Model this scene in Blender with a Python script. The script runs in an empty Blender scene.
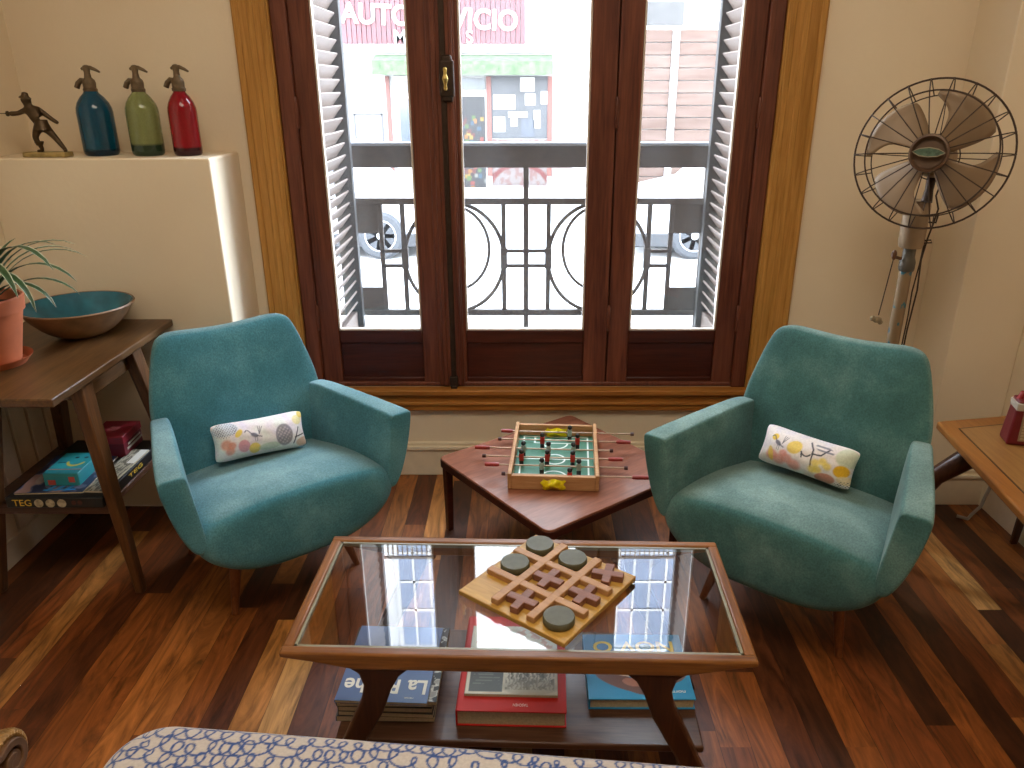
import bpy, bmesh, math, random
import numpy as np
from mathutils import Vector, Matrix, Euler, noise as mnoise
from mathutils.kdtree import KDTree

random.seed(7)
S = bpy.context.scene
COL = bpy.data.collections.new('room'); S.collection.children.link(COL)
PI = math.pi
R = math.radians

# ------------------------------------------------------------------ colour / material helpers
def lin(h):
    h = h.lstrip('#')
    out = []
    for i in (0, 2, 4):
        c = int(h[i:i+2], 16)/255
        out.append(c/12.92 if c <= .04045 else ((c+.055)/1.055)**2.4)
    return tuple(out)
def c4(h): return lin(h)+(1.0,)

def new_mat(name):
    m = bpy.data.materials.new(name); m.use_nodes = True
    nt = m.node_tree
    b = nt.nodes['Principled BSDF']
    return m, nt.nodes, nt.links, b

def ramp(n, stops):
    r = n.new('ShaderNodeValToRGB')
    e = r.color_ramp.elements
    while len(e) < len(stops): e.new(.5)
    for k, (p, c) in enumerate(stops):
        e[k].position = p; e[k].color = c if len(c) == 4 else c+(1,)
    return r

def plain(name, hexc, rough=.5, metal=0., var=.12, scale=20., bump=0., spec=.5, sheen=0.):
    m, n, l, b = new_mat(name)
    col = lin(hexc)
    tc = n.new('ShaderNodeTexCoord')
    nz = n.new('ShaderNodeTexNoise'); nz.inputs['Scale'].default_value = scale; nz.inputs['Detail'].default_value = 4
    l.new(tc.outputs['Object'], nz.inputs['Vector'])
    lo = tuple(max(0, c*(1-var)) for c in col); hi = tuple(min(1, c*(1+var)) for c in col)
    r = ramp(n, [(.3, lo), (.7, hi)])
    l.new(nz.outputs['Fac'], r.inputs['Fac']); l.new(r.outputs['Color'], b.inputs['Base Color'])
    b.inputs['Roughness'].default_value = rough; b.inputs['Metallic'].default_value = metal
    b.inputs['Specular IOR Level'].default_value = spec
    if sheen: b.inputs['Sheen Weight'].default_value = sheen
    if bump:
        bp = n.new('ShaderNodeBump'); bp.inputs['Strength'].default_value = bump; bp.inputs['Distance'].default_value = .01
        l.new(nz.outputs['Fac'], bp.inputs['Height']); l.new(bp.outputs['Normal'], b.inputs['Normal'])
    return m

def wood(name, dark, light, axis=0, scale=14., rough=.4, stretch=.08, bump=.05, coat=0.):
    m, n, l, b = new_mat(name)
    tc = n.new('ShaderNodeTexCoord'); mp = n.new('ShaderNodeMapping')
    s = [1, 1, 1]; s[axis] = stretch
    mp.inputs['Scale'].default_value = s
    nz = n.new('ShaderNodeTexNoise'); nz.inputs['Scale'].default_value = scale
    nz.inputs['Detail'].default_value = 8; nz.inputs['Roughness'].default_value = .65; nz.inputs['Distortion'].default_value = 1.2
    l.new(tc.outputs['Object'], mp.inputs['Vector']); l.new(mp.outputs['Vector'], nz.inputs['Vector'])
    nf = n.new('ShaderNodeTexNoise'); nf.inputs['Scale'].default_value = scale*7; nf.inputs['Detail'].default_value = 3
    l.new(mp.outputs['Vector'], nf.inputs['Vector'])
    mx = n.new('ShaderNodeMath'); mx.operation = 'MULTIPLY_ADD'; mx.inputs[1].default_value = .35
    l.new(nf.outputs['Fac'], mx.inputs[0]); 
    ms = n.new('ShaderNodeMath'); ms.operation = 'MULTIPLY'; ms.inputs[1].default_value = .65
    l.new(nz.outputs['Fac'], ms.inputs[0]); l.new(ms.outputs[0], mx.inputs[2])
    d, g = lin(dark), lin(light)
    mid = tuple((a*.5+c*.5) for a, c in zip(d, g))
    r = ramp(n, [(.33, d), (.5, mid), (.66, g)])
    l.new(mx.outputs[0], r.inputs['Fac']); l.new(r.outputs['Color'], b.inputs['Base Color'])
    b.inputs['Roughness'].default_value = rough; b.inputs['Specular IOR Level'].default_value = .3
    if coat: b.inputs['Coat Weight'].default_value = coat; b.inputs['Coat Roughness'].default_value = .15
    if bump:
        bp = n.new('ShaderNodeBump'); bp.inputs['Strength'].default_value = bump; bp.inputs['Distance'].default_value = .005
        l.new(mx.outputs[0], bp.inputs['Height']); l.new(bp.outputs['Normal'], b.inputs['Normal'])
    return m

def fabric(name, base, worn, dark):
    m, n, l, b = new_mat(name)
    tc = n.new('ShaderNodeTexCoord')
    big = n.new('ShaderNodeTexNoise'); big.inputs['Scale'].default_value = 5; big.inputs['Detail'].default_value = 5; big.inputs['Roughness'].default_value = .6
    l.new(tc.outputs['Object'], big.inputs['Vector'])
    r = ramp(n, [(.28, lin(dark)), (.5, lin(base)), (.78, lin(worn))])
    l.new(big.outputs['Fac'], r.inputs['Fac'])
    # worn pale piping where the surface is sharply convex
    geo = n.new('ShaderNodeNewGeometry')
    mr = n.new('ShaderNodeMapRange'); mr.inputs['From Min'].default_value = .515; mr.inputs['From Max'].default_value = .58
    l.new(geo.outputs['Pointiness'], mr.inputs['Value'])
    mix = n.new('ShaderNodeMix'); mix.data_type = 'RGBA'
    mm = n.new('ShaderNodeMath'); mm.operation = 'MULTIPLY'; mm.inputs[1].default_value = .55
    l.new(mr.outputs['Result'], mm.inputs[0]); l.new(mm.outputs[0], mix.inputs['Factor'])
    l.new(r.outputs['Color'], mix.inputs['A']); mix.inputs['B'].default_value = c4('9fb3a6')
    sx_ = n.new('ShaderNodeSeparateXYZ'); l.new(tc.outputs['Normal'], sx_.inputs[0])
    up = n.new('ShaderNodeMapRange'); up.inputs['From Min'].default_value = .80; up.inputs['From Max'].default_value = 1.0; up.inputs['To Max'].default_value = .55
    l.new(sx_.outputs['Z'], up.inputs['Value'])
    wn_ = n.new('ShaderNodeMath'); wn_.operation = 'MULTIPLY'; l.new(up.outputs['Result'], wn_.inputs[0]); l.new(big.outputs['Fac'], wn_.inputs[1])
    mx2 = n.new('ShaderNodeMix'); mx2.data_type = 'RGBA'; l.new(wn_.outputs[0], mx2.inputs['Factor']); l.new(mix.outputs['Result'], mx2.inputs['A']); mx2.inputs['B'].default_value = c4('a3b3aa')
    mix = mx2
    # weave
    w = n.new('ShaderNodeTexNoise'); w.inputs['Scale'].default_value = 260; w.inputs['Detail'].default_value = 2
    mp = n.new('ShaderNodeMapping'); mp.inputs['Scale'].default_value = (1, .5, .8)
    l.new(tc.outputs['Object'], mp.inputs['Vector']); l.new(mp.outputs['Vector'], w.inputs['Vector'])
    wr = n.new('ShaderNodeMapRange'); wr.inputs['From Min'].default_value = .3; wr.inputs['From Max'].default_value = .7
    wr.inputs['To Min'].default_value = .80; wr.inputs['To Max'].default_value = 1.18
    l.new(w.outputs['Fac'], wr.inputs['Value'])
    vm = n.new('ShaderNodeVectorMath'); vm.operation = 'SCALE'
    l.new(mix.outputs['Result'], vm.inputs[0]); l.new(wr.outputs['Result'], vm.inputs['Scale'])
    l.new(vm.outputs[0], b.inputs['Base Color'])
    b.inputs['Roughness'].default_value = .95; b.inputs['Specular IOR Level'].default_value = .15
    b.inputs['Sheen Weight'].default_value = .15; b.inputs['Sheen Roughness'].default_value = .5
    bp = n.new('ShaderNodeBump'); bp.inputs['Strength'].default_value = .25; bp.inputs['Distance'].default_value = .002
    l.new(w.outputs['Fac'], bp.inputs['Height']); l.new(bp.outputs['Normal'], b.inputs['Normal'])
    return m

def painted(name, rough=.7, grain=.06, sheen=0., spec=.4):
    """colour comes from the mesh's own colour attribute 'Col' plus a fine procedural grain"""
    m, n, l, b = new_mat(name)
    at = n.new('ShaderNodeAttribute'); at.attribute_name = 'Col'
    tc = n.new('ShaderNodeTexCoord')
    nz = n.new('ShaderNodeTexNoise'); nz.inputs['Scale'].default_value = 180
    l.new(tc.outputs['Object'], nz.inputs['Vector'])
    mr = n.new('ShaderNodeMapRange'); mr.inputs['From Min'].default_value = .3; mr.inputs['From Max'].default_value = .7
    mr.inputs['To Min'].default_value = 1-grain; mr.inputs['To Max'].default_value = 1+grain
    l.new(nz.outputs['Fac'], mr.inputs['Value'])
    vm = n.new('ShaderNodeVectorMath'); vm.operation = 'SCALE'
    l.new(at.outputs['Color'], vm.inputs[0]); l.new(mr.outputs['Result'], vm.inputs['Scale'])
    l.new(vm.outputs[0], b.inputs['Base Color'])
    b.inputs['Roughness'].default_value = rough; b.inputs['Specular IOR Level'].default_value = spec
    if sheen: b.inputs['Sheen Weight'].default_value = sheen
    return m

def sheet_glass(name, tint='ffffff', boost=1.8, rough=0.0, haze=0.):
    m, n, l, b = new_mat(name)
    n.remove(b)
    out = n['Material Output']
    tr = n.new('ShaderNodeBsdfTransparent'); tr.inputs['Color'].default_value = c4(tint)
    gl = n.new('ShaderNodeBsdfGlossy'); gl.inputs['Roughness'].default_value = rough
    ge = n.new('ShaderNodeNewGeometry'); dt = n.new('ShaderNodeVectorMath'); dt.operation = 'DOT_PRODUCT'
    l.new(ge.outputs['Normal'], dt.inputs[0]); l.new(ge.outputs['Incoming'], dt.inputs[1])
    ab = n.new('ShaderNodeMath'); ab.operation = 'ABSOLUTE'; l.new(dt.outputs['Value'], ab.inputs[0])
    om = n.new('ShaderNodeMath'); om.operation = 'SUBTRACT'; om.inputs[0].default_value = 1; l.new(ab.outputs[0], om.inputs[1])
    pw = n.new('ShaderNodeMath'); pw.operation = 'POWER'; pw.inputs[1].default_value = 5; l.new(om.outputs[0], pw.inputs[0])
    fr = n.new('ShaderNodeMath'); fr.operation = 'MULTIPLY_ADD'; fr.inputs[1].default_value = .96; fr.inputs[2].default_value = .04; l.new(pw.outputs[0], fr.inputs[0])
    nz = n.new('ShaderNodeTexNoise'); nz.inputs['Scale'].default_value = 3
    mt = n.new('ShaderNodeMath'); mt.operation = 'MULTIPLY'; mt.inputs[1].default_value = boost; mt.use_clamp = True
    l.new(fr.outputs[0], mt.inputs[0])
    mx = n.new('ShaderNodeMixShader')
    l.new(mt.outputs[0], mx.inputs['Fac']); l.new(tr.outputs[0], mx.inputs[1]); l.new(gl.outputs[0], mx.inputs[2])
    last = mx
    if haze:
        df = n.new('ShaderNodeBsdfTranslucent'); df.inputs['Color'].default_value = (.9, .92, .95, 1)
        hz = n.new('ShaderNodeMath'); hz.operation = 'MULTIPLY'; hz.inputs[1].default_value = haze
        l.new(nz.outputs['Fac'], hz.inputs[0])
        m2 = n.new('ShaderNodeMixShader'); l.new(hz.outputs[0], m2.inputs['Fac'])
        l.new(mx.outputs[0], m2.inputs[1]); l.new(df.outputs[0], m2.inputs[2]); last = m2
    l.new(last.outputs[0], out.inputs['Surface'])
    return m

def tinted_glass(name, hexc, dark, band=.035):
    m, n, l, b = new_mat(name)
    tc = n.new('ShaderNodeTexCoord'); sp = n.new('ShaderNodeSeparateXYZ')
    l.new(tc.outputs['Object'], sp.inputs[0])
    mr = n.new('ShaderNodeMapRange'); mr.inputs['From Min'].default_value = band-.004; mr.inputs['From Max'].default_value = band+.004
    l.new(sp.outputs['Z'], mr.inputs['Value'])
    mix = n.new('ShaderNodeMix'); mix.data_type = 'RGBA'
    mix.inputs['A'].default_value = c4(dark); mix.inputs['B'].default_value = c4(hexc)
    l.new(mr.outputs['Result'], mix.inputs['Factor'])
    nz = n.new('ShaderNodeTexNoise'); nz.inputs['Scale'].default_value = 30
    vm = n.new('ShaderNodeVectorMath'); vm.operation = 'SCALE'
    m2 = n.new('ShaderNodeMapRange'); m2.inputs['To Min'].default_value = .8; m2.inputs['To Max'].default_value = 1.2
    l.new(nz.outputs['Fac'], m2.inputs['Value']); l.new(mix.outputs['Result'], vm.inputs[0]); l.new(m2.outputs['Result'], vm.inputs['Scale'])
    l.new(vm.outputs[0], b.inputs['Base Color'])
    b.inputs['Roughness'].default_value = .12; b.inputs['Transmission Weight'].default_value = .35
    b.inputs['IOR'].default_value = 1.3; b.inputs['Coat Weight'].default_value = .5
    return m

# ------------------------------------------------------------------ mesh builder
class MB:
    def __init__(s): s.v = []; s.f = []
    def add(s, vs, fs):
        o = len(s.v); s.v += [tuple(p) for p in vs]; s.f += [tuple(i+o for i in f) for f in fs]; return s
    def box(s, x0, x1, y0, y1, z0, z1, M=None):
        vs = [Vector(p) for p in ((x0,y0,z0),(x1,y0,z0),(x1,y1,z0),(x0,y1,z0),(x0,y0,z1),(x1,y0,z1),(x1,y1,z1),(x0,y1,z1))]
        if M is not None: vs = [M @ p for p in vs]
        return s.add(vs, [(0,3,2,1),(4,5,6,7),(0,1,5,4),(1,2,6,5),(2,3,7,6),(3,0,4,7)])
    def loft(s, rings, cap=True, closed=True):
        n = len(rings[0]); vs = [p for r in rings for p in r]; fs = []
        for i in range(len(rings)-1):
            for j in range(n if closed else n-1):
                k = (j+1) % n
                fs.append((i*n+j, i*n+k, (i+1)*n+k, (i+1)*n+j))
        if cap and closed:
            fs.append(tuple(range(n-1, -1, -1))); fs.append(tuple((len(rings)-1)*n+j for j in range(n)))
        return s.add(vs, fs)
    def lathe(s, prof, n=32, c=(0,0,0), M=None, cap=True):
        rings = []
        for r, z in prof:
            ring = [Vector((c[0]+r*math.cos(2*PI*k/n), c[1]+r*math.sin(2*PI*k/n), c[2]+z)) for k in range(n)]
            if M is not None: ring = [M @ p for p in ring]
            rings.append(ring)
        return s.loft(rings, cap)
    def tube(s, pts, r, n=6, closed=False, cap=True):
        P = [Vector(p) for p in pts]; m = len(P)
        rad = r if isinstance(r, (list, tuple)) else [r]*m
        up = None; rings = []
        for i in range(m):
            if closed: t = P[(i+1) % m]-P[i-1]
            else: t = P[min(i+1, m-1)]-P[max(i-1, 0)]
            t = t.normalized() if t.length > 1e-9 else Vector((0,0,1))
            if up is None:
                up = Vector((0,0,1)) if abs(t.z) < .9 else Vector((1,0,0))
            a = t.cross(up)
            if a.length < 1e-6: a = t.cross(Vector((1,.3,.2)))
            a.normalize(); b = a.cross(t).normalized(); up = b
            rings.append([P[i]+(a*math.cos(2*PI*k/n)+b*math.sin(2*PI*k/n))*rad[i] for k in range(n)])
        if closed: rings.append(rings[0]); return s.loft(rings, False)
        return s.loft(rings, cap)
    def prism(s, poly, d0, d1, axis='y', M=None):
        """poly in the two other axes; axis y: (x,z), axis z: (x,y), axis x: (y,z)"""
        def P(a, b, d):
            q = {'y': (a, d, b), 'z': (a, b, d), 'x': (d, a, b)}[axis]
            return M @ Vector(q) if M is not None else Vector(q)
        return s.loft([[P(a, b, d0) for a, b in poly], [P(a, b, d1) for a, b in poly]])
    def sphere(s, c, r, sc=(1,1,1), n=14, m=9):
        rings = []
        for i in range(1, m):
            t = PI*i/m
            rings.append([Vector((c[0]+r*sc[0]*math.sin(t)*math.cos(2*PI*k/n), c[1]+r*sc[1]*math.sin(t)*math.sin(2*PI*k/n), c[2]-r*sc[2]*math.cos(t))) for k in range(n)])
        return s.loft(rings, True)
    def xf(s, M): s.v = [tuple(M @ Vector(p)) for p in s.v]; return s
    def mesh(s, name):
        me = bpy.data.meshes.new(name); me.from_pydata(s.v, [], s.f)
        bm = bmesh.new(); bm.from_mesh(me); bmesh.ops.recalc_face_normals(bm, faces=bm.faces); bm.to_mesh(me); bm.free()
        return me

def obj(name, mb, mat, parent=None, bevel=0., seg=2, sub=0, smooth=True, angle=38, keep=False):
    me = mb if isinstance(mb, bpy.types.Mesh) else mb.mesh(name)
    o = bpy.data.objects.new(name, me); COL.objects.link(o)
    me.materials.append(mat)
    if smooth:
        me.polygons.foreach_set('use_smooth', [True]*len(me.polygons))
        if not sub: me.set_sharp_from_angle(angle=R(angle))
    if bevel:
        b = o.modifiers.new('bevel', 'BEVEL'); b.width = bevel; b.segments = seg; b.limit_method = 'ANGLE'; b.angle_limit = R(35)
    if sub:
        u = o.modifiers.new('sub', 'SUBSURF'); u.levels = sub; u.render_levels = sub
    if parent: o.parent = parent
    return o

def tag(o, label=None, cat=None, group=None, kind=None):
    if label: o['label'] = label
    if cat: o['category'] = cat
    if group: o['group'] = group
    if kind: o['kind'] = kind
    return o
def thing(name, label, cat, loc=(0,0,0), rotz=0., group=None):
    o = bpy.data.objects.new(name, None); COL.objects.link(o); o.empty_display_size = .05
    o.location = loc; o.rotation_euler = (0, 0, rotz)
    return tag(o, label, cat, group)
def struct(name, mb, mat, **k):
    return tag(obj(name, mb, mat, **k), kind='structure')
def dup(root, loc=None, rot=None, label=None):
    r = root.copy(); COL.objects.link(r)
    if loc is not None: r.location = loc
    if rot is not None: r.rotation_euler = rot
    if label: r['label'] = label
    for ch in list(root.children):
        c = ch.copy(); COL.objects.link(c); c.parent = r
        for g in list(ch.children):
            d = g.copy(); COL.objects.link(d); d.parent = c
    return r
def bake(o):
    dg = bpy.context.evaluated_depsgraph_get(); dg.update()
    me = bpy.data.meshes.new_from_object(o.evaluated_get(dg))
    return me
def text_mesh(s, size, depth=.001, width=None, M=None, bold=0.):
    cu = bpy.data.curves.new('t', 'FONT'); cu.body = s; cu.size = size; cu.extrude = depth; cu.align_x = 'CENTER'; cu.align_y = 'CENTER'
    cu.offset = bold; cu.resolution_u = 4
    o = bpy.data.objects.new('t', cu); COL.objects.link(o)
    bpy.context.view_layer.update()
    me = bake(o)
    bpy.data.objects.remove(o); bpy.data.curves.remove(cu)
    if width:
        xs = [v.co.x for v in me.vertices]; k = width/max(1e-6, max(xs)-min(xs)); cx = (max(xs)+min(xs))/2
        for v in me.vertices: v.co.x = (v.co.x-cx)*k
    if M is not None: me.transform(M)
    me.materials.clear()
    return me
def colour_attr(me, cols):
    a = me.color_attributes.new('Col', 'FLOAT_COLOR', 'POINT')
    arr = np.ones((len(me.vertices), 4), dtype=np.float32); arr[:, :3] = np.asarray(cols, dtype=np.float32)
    a.data.foreach_set('color', arr.ravel())
def grid_mesh(name, nx, ny, pos, colf):
    """pos(u,v)->xyz, colf(U,V)-> (N,3) ; u,v in 0..1"""
    us, vs = np.linspace(0, 1, nx), np.linspace(0, 1, ny)
    verts = [pos(u, v) for v in vs for u in us]
    faces = [(j*nx+i, j*nx+i+1, (j+1)*nx+i+1, (j+1)*nx+i) for j in range(ny-1) for i in range(nx-1)]
    me = bpy.data.meshes.new(name); me.from_pydata(verts, [], faces)
    U, V = np.meshgrid(us, vs); colour_attr(me, colf(U.ravel(), V.ravel()))
    return me
def vnoise(U, V, s, seed=0, oct=2):
    return np.array([mnoise.fractal(Vector((u*s, v*s, seed*7.3)), 1., 2., oct) for u, v in zip(U, V)])
def paint(cols, mask, hexc, a=1.):
    k = (np.clip(mask, 0, 1)*a)[:, None]
    return cols*(1-k)+np.array(lin(hexc))[None, :]*k
def ell(U, V, cx, cy, rx, ry, rot=0., soft=.15):
    c, s = math.cos(rot), math.sin(rot)
    x = ((U-cx)*c+(V-cy)*s)/rx; y = (-(U-cx)*s+(V-cy)*c)/ry
    return np.clip((1-np.sqrt(x*x+y*y))/soft, 0, 1)
def stroke(U, V, pts, w):
    d = np.full(U.shape, 9.)
    for (x0, y0), (x1, y1) in zip(pts[:-1], pts[1:]):
        dx, dy = x1-x0, y1-y0; L = dx*dx+dy*dy+1e-9
        t = np.clip(((U-x0)*dx+(V-y0)*dy)/L, 0, 1)
        d = np.minimum(d, np.hypot(U-x0-t*dx, V-y0-t*dy))
    return np.clip((w-d)/(w*.4), 0, 1)
def arc(cx, cy, r, a0, a1, n=20): return [(cx+r*math.cos(R(a0+(a1-a0)*k/n)), cy+r*math.sin(R(a0+(a1-a0)*k/n))) for k in range(n+1)]
def Tm(x, y, z): return Matrix.Translation((x, y, z))
def Rm(a, ax): return Matrix.Rotation(R(a), 4, ax)

# ------------------------------------------------------------------ shared materials
MAT = {}
def wall_material():
    m, n, l, b = new_mat('cream_plaster')
    tc = n.new('ShaderNodeTexCoord')
    nz = n.new('ShaderNodeTexNoise'); nz.inputs['Scale'].default_value = 1.6; nz.inputs['Detail'].default_value = 5
    l.new(tc.outputs['Object'], nz.inputs['Vector'])
    r = ramp(n, [(.3, lin('e2d2b7')), (.7, lin('eadcc2'))])
    l.new(nz.outputs['Fac'], r.inputs['Fac']); l.new(r.outputs['Color'], b.inputs['Base Color'])
    fine = n.new('ShaderNodeTexNoise'); fine.inputs['Scale'].default_value = 45; fine.inputs['Detail'].default_value = 4
    l.new(tc.outputs['Object'], fine.inputs['Vector'])
    bp = n.new('ShaderNodeBump'); bp.inputs['Strength'].default_value = .08; bp.inputs['Distance'].default_value = .01
    l.new(fine.outputs['Fac'], bp.inputs['Height']); l.new(bp.outputs['Normal'], b.inputs['Normal'])
    b.inputs['Roughness'].default_value = .75; b.inputs['Specular IOR Level'].default_value = .25
    return m
MAT['wall'] = wall_material()
MAT['base'] = plain('cream_gloss_paint', 'e4d6bc', .45, var=.05)
MAT['bead'] = plain('beadboard_paint', 'e6dcc8', .5, var=.06)
MAT['ceil'] = plain('ceiling_paint', 'e6ddcc', .8, var=.03)
MAT['mahog'] = wood('mahogany_frame', '452018', '7a4633', 2, 22, .38, .06, .05, .2)
MAT['mahog_h'] = wood('mahogany_rail', '30120d', '542518', 0, 22, .38, .06, .05, .2)
MAT['casing'] = wood('pine_casing', '9a6a2a', 'cc9850', 2, 26, .5, .05)
MAT['casing_h'] = wood('pine_sill', '85511f', 'b87c38', 0, 26, .45, .05)
MAT['brass'] = plain('old_brass', 'b59a55', .35, .9, .2, 60)
MAT['darkmetal'] = plain('dark_bronze', '3a2c22', .5, .6, .25, 60)
MAT['iron'] = plain('weathered_grey_iron', '332a21', .7, .2, .25, 40, .1)
MAT['shutter'] = plain('pale_shutter_paint', '66584f', .6, 0, .08, 30)
MAT['shutter_edge'] = plain('grey_shutter_edge', '191512', .6, 0, .15, 30)
MAT['pane'] = sheet_glass('window_glass', 'ffffff', 1.5, 0, .03)
MAT['tglass'] = sheet_glass('table_glass', 'f4faf7', 4.6)
MAT['bead_w'] = plain('pale_glazing_bead', 'cfc4b8', .4, 0, .08)
MAT['teak'] = wood('teak_table', '5c3615', '9a632d', 0, 26, .36, .06, .03, .12)
MAT['teak_y'] = wood('teak_table_side', '5c3615', '9a632d', 1, 26, .36, .06, .03, .12)
MAT['teak_d'] = wood('dark_teak', '321a0f', '54301c', 2, 24, .38, .08, .03, .2)
MAT['teak_s'] = wood('shelf_teak', '3d2216', '634330', 0, 24, .38, .08, .03, .2)
MAT['walnut'] = wood('walnut_top', '382412', '6b4a28', 1, 22, .38, .07, .05, .2)
MAT['walnut_v'] = wood('walnut_leg', '3b2412', '6d4727', 2, 22, .42, .07, .05, .1)
MAT['legw'] = wood('chair_leg_wood', '542a13', '8a5026', 2, 30, .4, .1, .03, .2)
MAT['redwood'] = wood('red_mahogany_top', '6a3c28', '966048', 0, 18, .3, .15, .03, .4)
MAT['redwood_d'] = wood('dark_red_edge', '2c120d', '4a2118', 0, 18, .4, .1)
MAT['honey'] = wood('honey_wood', '7d4a1e', 'a0682f', 1, 18, .35, .08, .03, .3)
MAT['honey_in'] = wood('honey_wood_panel', '855c33', 'a07541', 1, 14, .35, .1, .03, .3)
MAT['teal_l'] = fabric('teal_upholstery_blue_lit', '477f8c', '669ca7', '376e7b')  # both chairs share one teal cloth; bluish light is coloured into this copy
MAT['teal_r'] = fabric('teal_upholstery', '446d6b', '6d918b', '365b59')  # same cloth without the blue light tint
MAT['print'] = painted('printed_cloth', .9, .08, .2, .2)
MAT['paper'] = painted('printed_paper', .45, .03)
MAT['pages'] = plain('page_block', 'c8b691', .9, 0, .12, 200)
MAT['white'] = plain('white_ink', 'e8e4dc', .6, 0, .02)
MAT['black'] = plain('black_board', '14110f', .5, 0, .2)

# ================================================================== ROOM SHELL
XL, XR, YW, YF, ZC = -1.73, 1.75, 2.81, -2.6, 3.0
OX0, OX1, OZ0, OZ1 = -.845, .865, .385, 2.62        # window opening
def floor_mesh():
    verts, faces, cols, uvs = [], [], [], []
    rnd = random.Random(23)
    pal = [('40210f', 1.5), ('522a13', 2.6), ('693717', 3.6), ('7c451d', 3.4), ('8f5627', 2.2), ('9d6732', .9), ('a97b46', .4)]
    names = [p for p, _ in pal]; wts = [w for _, w in pal]
    w = .076; nxp = int(math.ceil((XR-XL)/w))
    for i in range(nxp):
        x0, x1 = XL+i*w, min(XL+(i+1)*w, XR)
        y = YF-rnd.uniform(0, .9)
        while y < YW:
            L = rnd.uniform(.7, 1.7); y1 = min(y+L, YW); ya = max(y, YF)
            if y1 > ya+.01:
                c = lin(rnd.choices(names, wts)[0]); k = rnd.uniform(.85, 1.15)
                o = len(verts); verts += [(x0, ya, 0), (x1, ya, 0), (x1, y1, 0), (x0, y1, 0)]
                faces.append((o, o+1, o+2, o+3)); cols += [tuple(min(1, q*k) for q in c)]*4
                off = rnd.uniform(0, 50)
                uvs += [(0, ya+off), (x1-x0, ya+off), (x1-x0, y1+off), (0, y1+off)]
            y += L
    me = bpy.data.meshes.new('floor'); me.from_pydata(verts, [], faces)
    colour_attr(me, cols)
    uv = me.uv_layers.new(name='plank')
    for k, lp in enumerate(me.loops): uv.data[k].uv = uvs[lp.vertex_index]
    return me
def floor_material():
    m, n, l, b = new_mat('mixed_hardwood_planks')
    at = n.new('ShaderNodeAttribute'); at.attribute_name = 'Col'
    uv = n.new('ShaderNodeUVMap'); uv.uv_map = 'plank'
    mp = n.new('ShaderNodeMapping'); mp.inputs['Scale'].default_value = (19, 3.0, 1)
    l.new(uv.outputs['UV'], mp.inputs['Vector'])
    nz = n.new('ShaderNodeTexNoise'); nz.inputs['Scale'].default_value = 1; nz.inputs['Detail'].default_value = 7; nz.inputs['Roughness'].default_value = .62; nz.inputs['Distortion'].default_value = 2.6
    l.new(mp.outputs['Vector'], nz.inputs['Vector'])
    mr = n.new('ShaderNodeMapRange'); mr.inputs['From Min'].default_value = .3; mr.inputs['From Max'].default_value = .7
    mr.inputs['To Min'].default_value = .40; mr.inputs['To Max'].default_value = 1.7
    l.new(nz.outputs['Fac'], mr.inputs['Value'])
    vm = n.new('ShaderNodeVectorMath'); vm.operation = 'SCALE'
    l.new(at.outputs['Color'], vm.inputs[0]); l.new(mr.outputs['Result'], vm.inputs['Scale'])
    # seam along each plank edge
    sp = n.new('ShaderNodeSeparateXYZ'); l.new(uv.outputs['UV'], sp.inputs[0])
    s1 = n.new('ShaderNodeMath'); s1.operation = 'SUBTRACT'; s1.inputs[1].default_value = .038; l.new(sp.outputs['X'], s1.inputs[0])
    s2 = n.new('ShaderNodeMath'); s2.operation = 'ABSOLUTE'; l.new(s1.outputs[0], s2.inputs[0])
    s3 = n.new('ShaderNodeMapRange'); s3.inputs['From Min'].default_value = .0366; s3.inputs['From Max'].default_value = .0378
    s3.inputs['To Min'].default_value = 1; s3.inputs['To Max'].default_value = .35; l.new(s2.outputs[0], s3.inputs['Value'])
    v2 = n.new('ShaderNodeVectorMath'); v2.operation = 'SCALE'; l.new(vm.outputs[0], v2.inputs[0]); l.new(s3.outputs['Result'], v2.inputs['Scale'])
    l.new(v2.outputs[0], b.inputs['Base Color'])
    rr = n.new('ShaderNodeMapRange'); rr.inputs['To Min'].default_value = .28; rr.inputs['To Max'].default_value = .5
    l.new(nz.outputs['Fac'], rr.inputs['Value']); l.new(rr.outputs['Result'], b.inputs['Roughness'])
    b.inputs['Specular IOR Level'].default_value = .4
    bp = n.new('ShaderNodeBump'); bp.inputs['Strength'].default_value = .06; bp.inputs['Distance'].default_value = .004
    l.new(nz.outputs['Fac'], bp.inputs['Height']); l.new(bp.outputs['Normal'], b.inputs['Normal'])
    return m
struct('floor', floor_mesh(), floor_material(), smooth=False)
struct('ceiling', MB().box(XL-.1, XR+.1, YF-.1, YW+.3, ZC, ZC+.1), MAT['ceil'])
struct('wall_left', MB().box(XL-.1, XL, YF-.1, YW+.3, -.02, ZC), MAT['wall'])
struct('wall_right', MB().box(XR, XR+.1, YF-.1, YW+.3, -.02, ZC), MAT['wall'])
struct('wall_front', MB().box(XL-.1, XR+.1, YF-.1, YF, -.02, ZC), MAT['wall'])
wb = MB()
wb.box(XL-.1, OX0, YW, YW+.3, -.9, ZC); wb.box(OX1, XR+.1, YW, YW+.3, -.9, ZC)
wb.box(OX0, OX1, YW, YW+.3, -.9, OZ0); wb.box(OX0, OX1, YW, YW+.3, OZ1, ZC)
struct('wall_back', wb, MAT['wall'])
struct('wall_ledge', MB().box(XL, -1.01, 2.54, YW, 0, 1.277), MAT['wall'], bevel=.006)
struct('wall_pier', MB().box(1.5, XR, 2.57, YW, 0, ZC), MAT['wall'], bevel=.004)
def baseboard(mb, x0, x1, y, face=-1):
    mb.box(x0, x1, y-.016, y, 0, .115); mb.box(x0, x1, y-.024, y, .115, .132); mb.box(x0, x1, y-.012, y, .132, .146)
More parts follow.
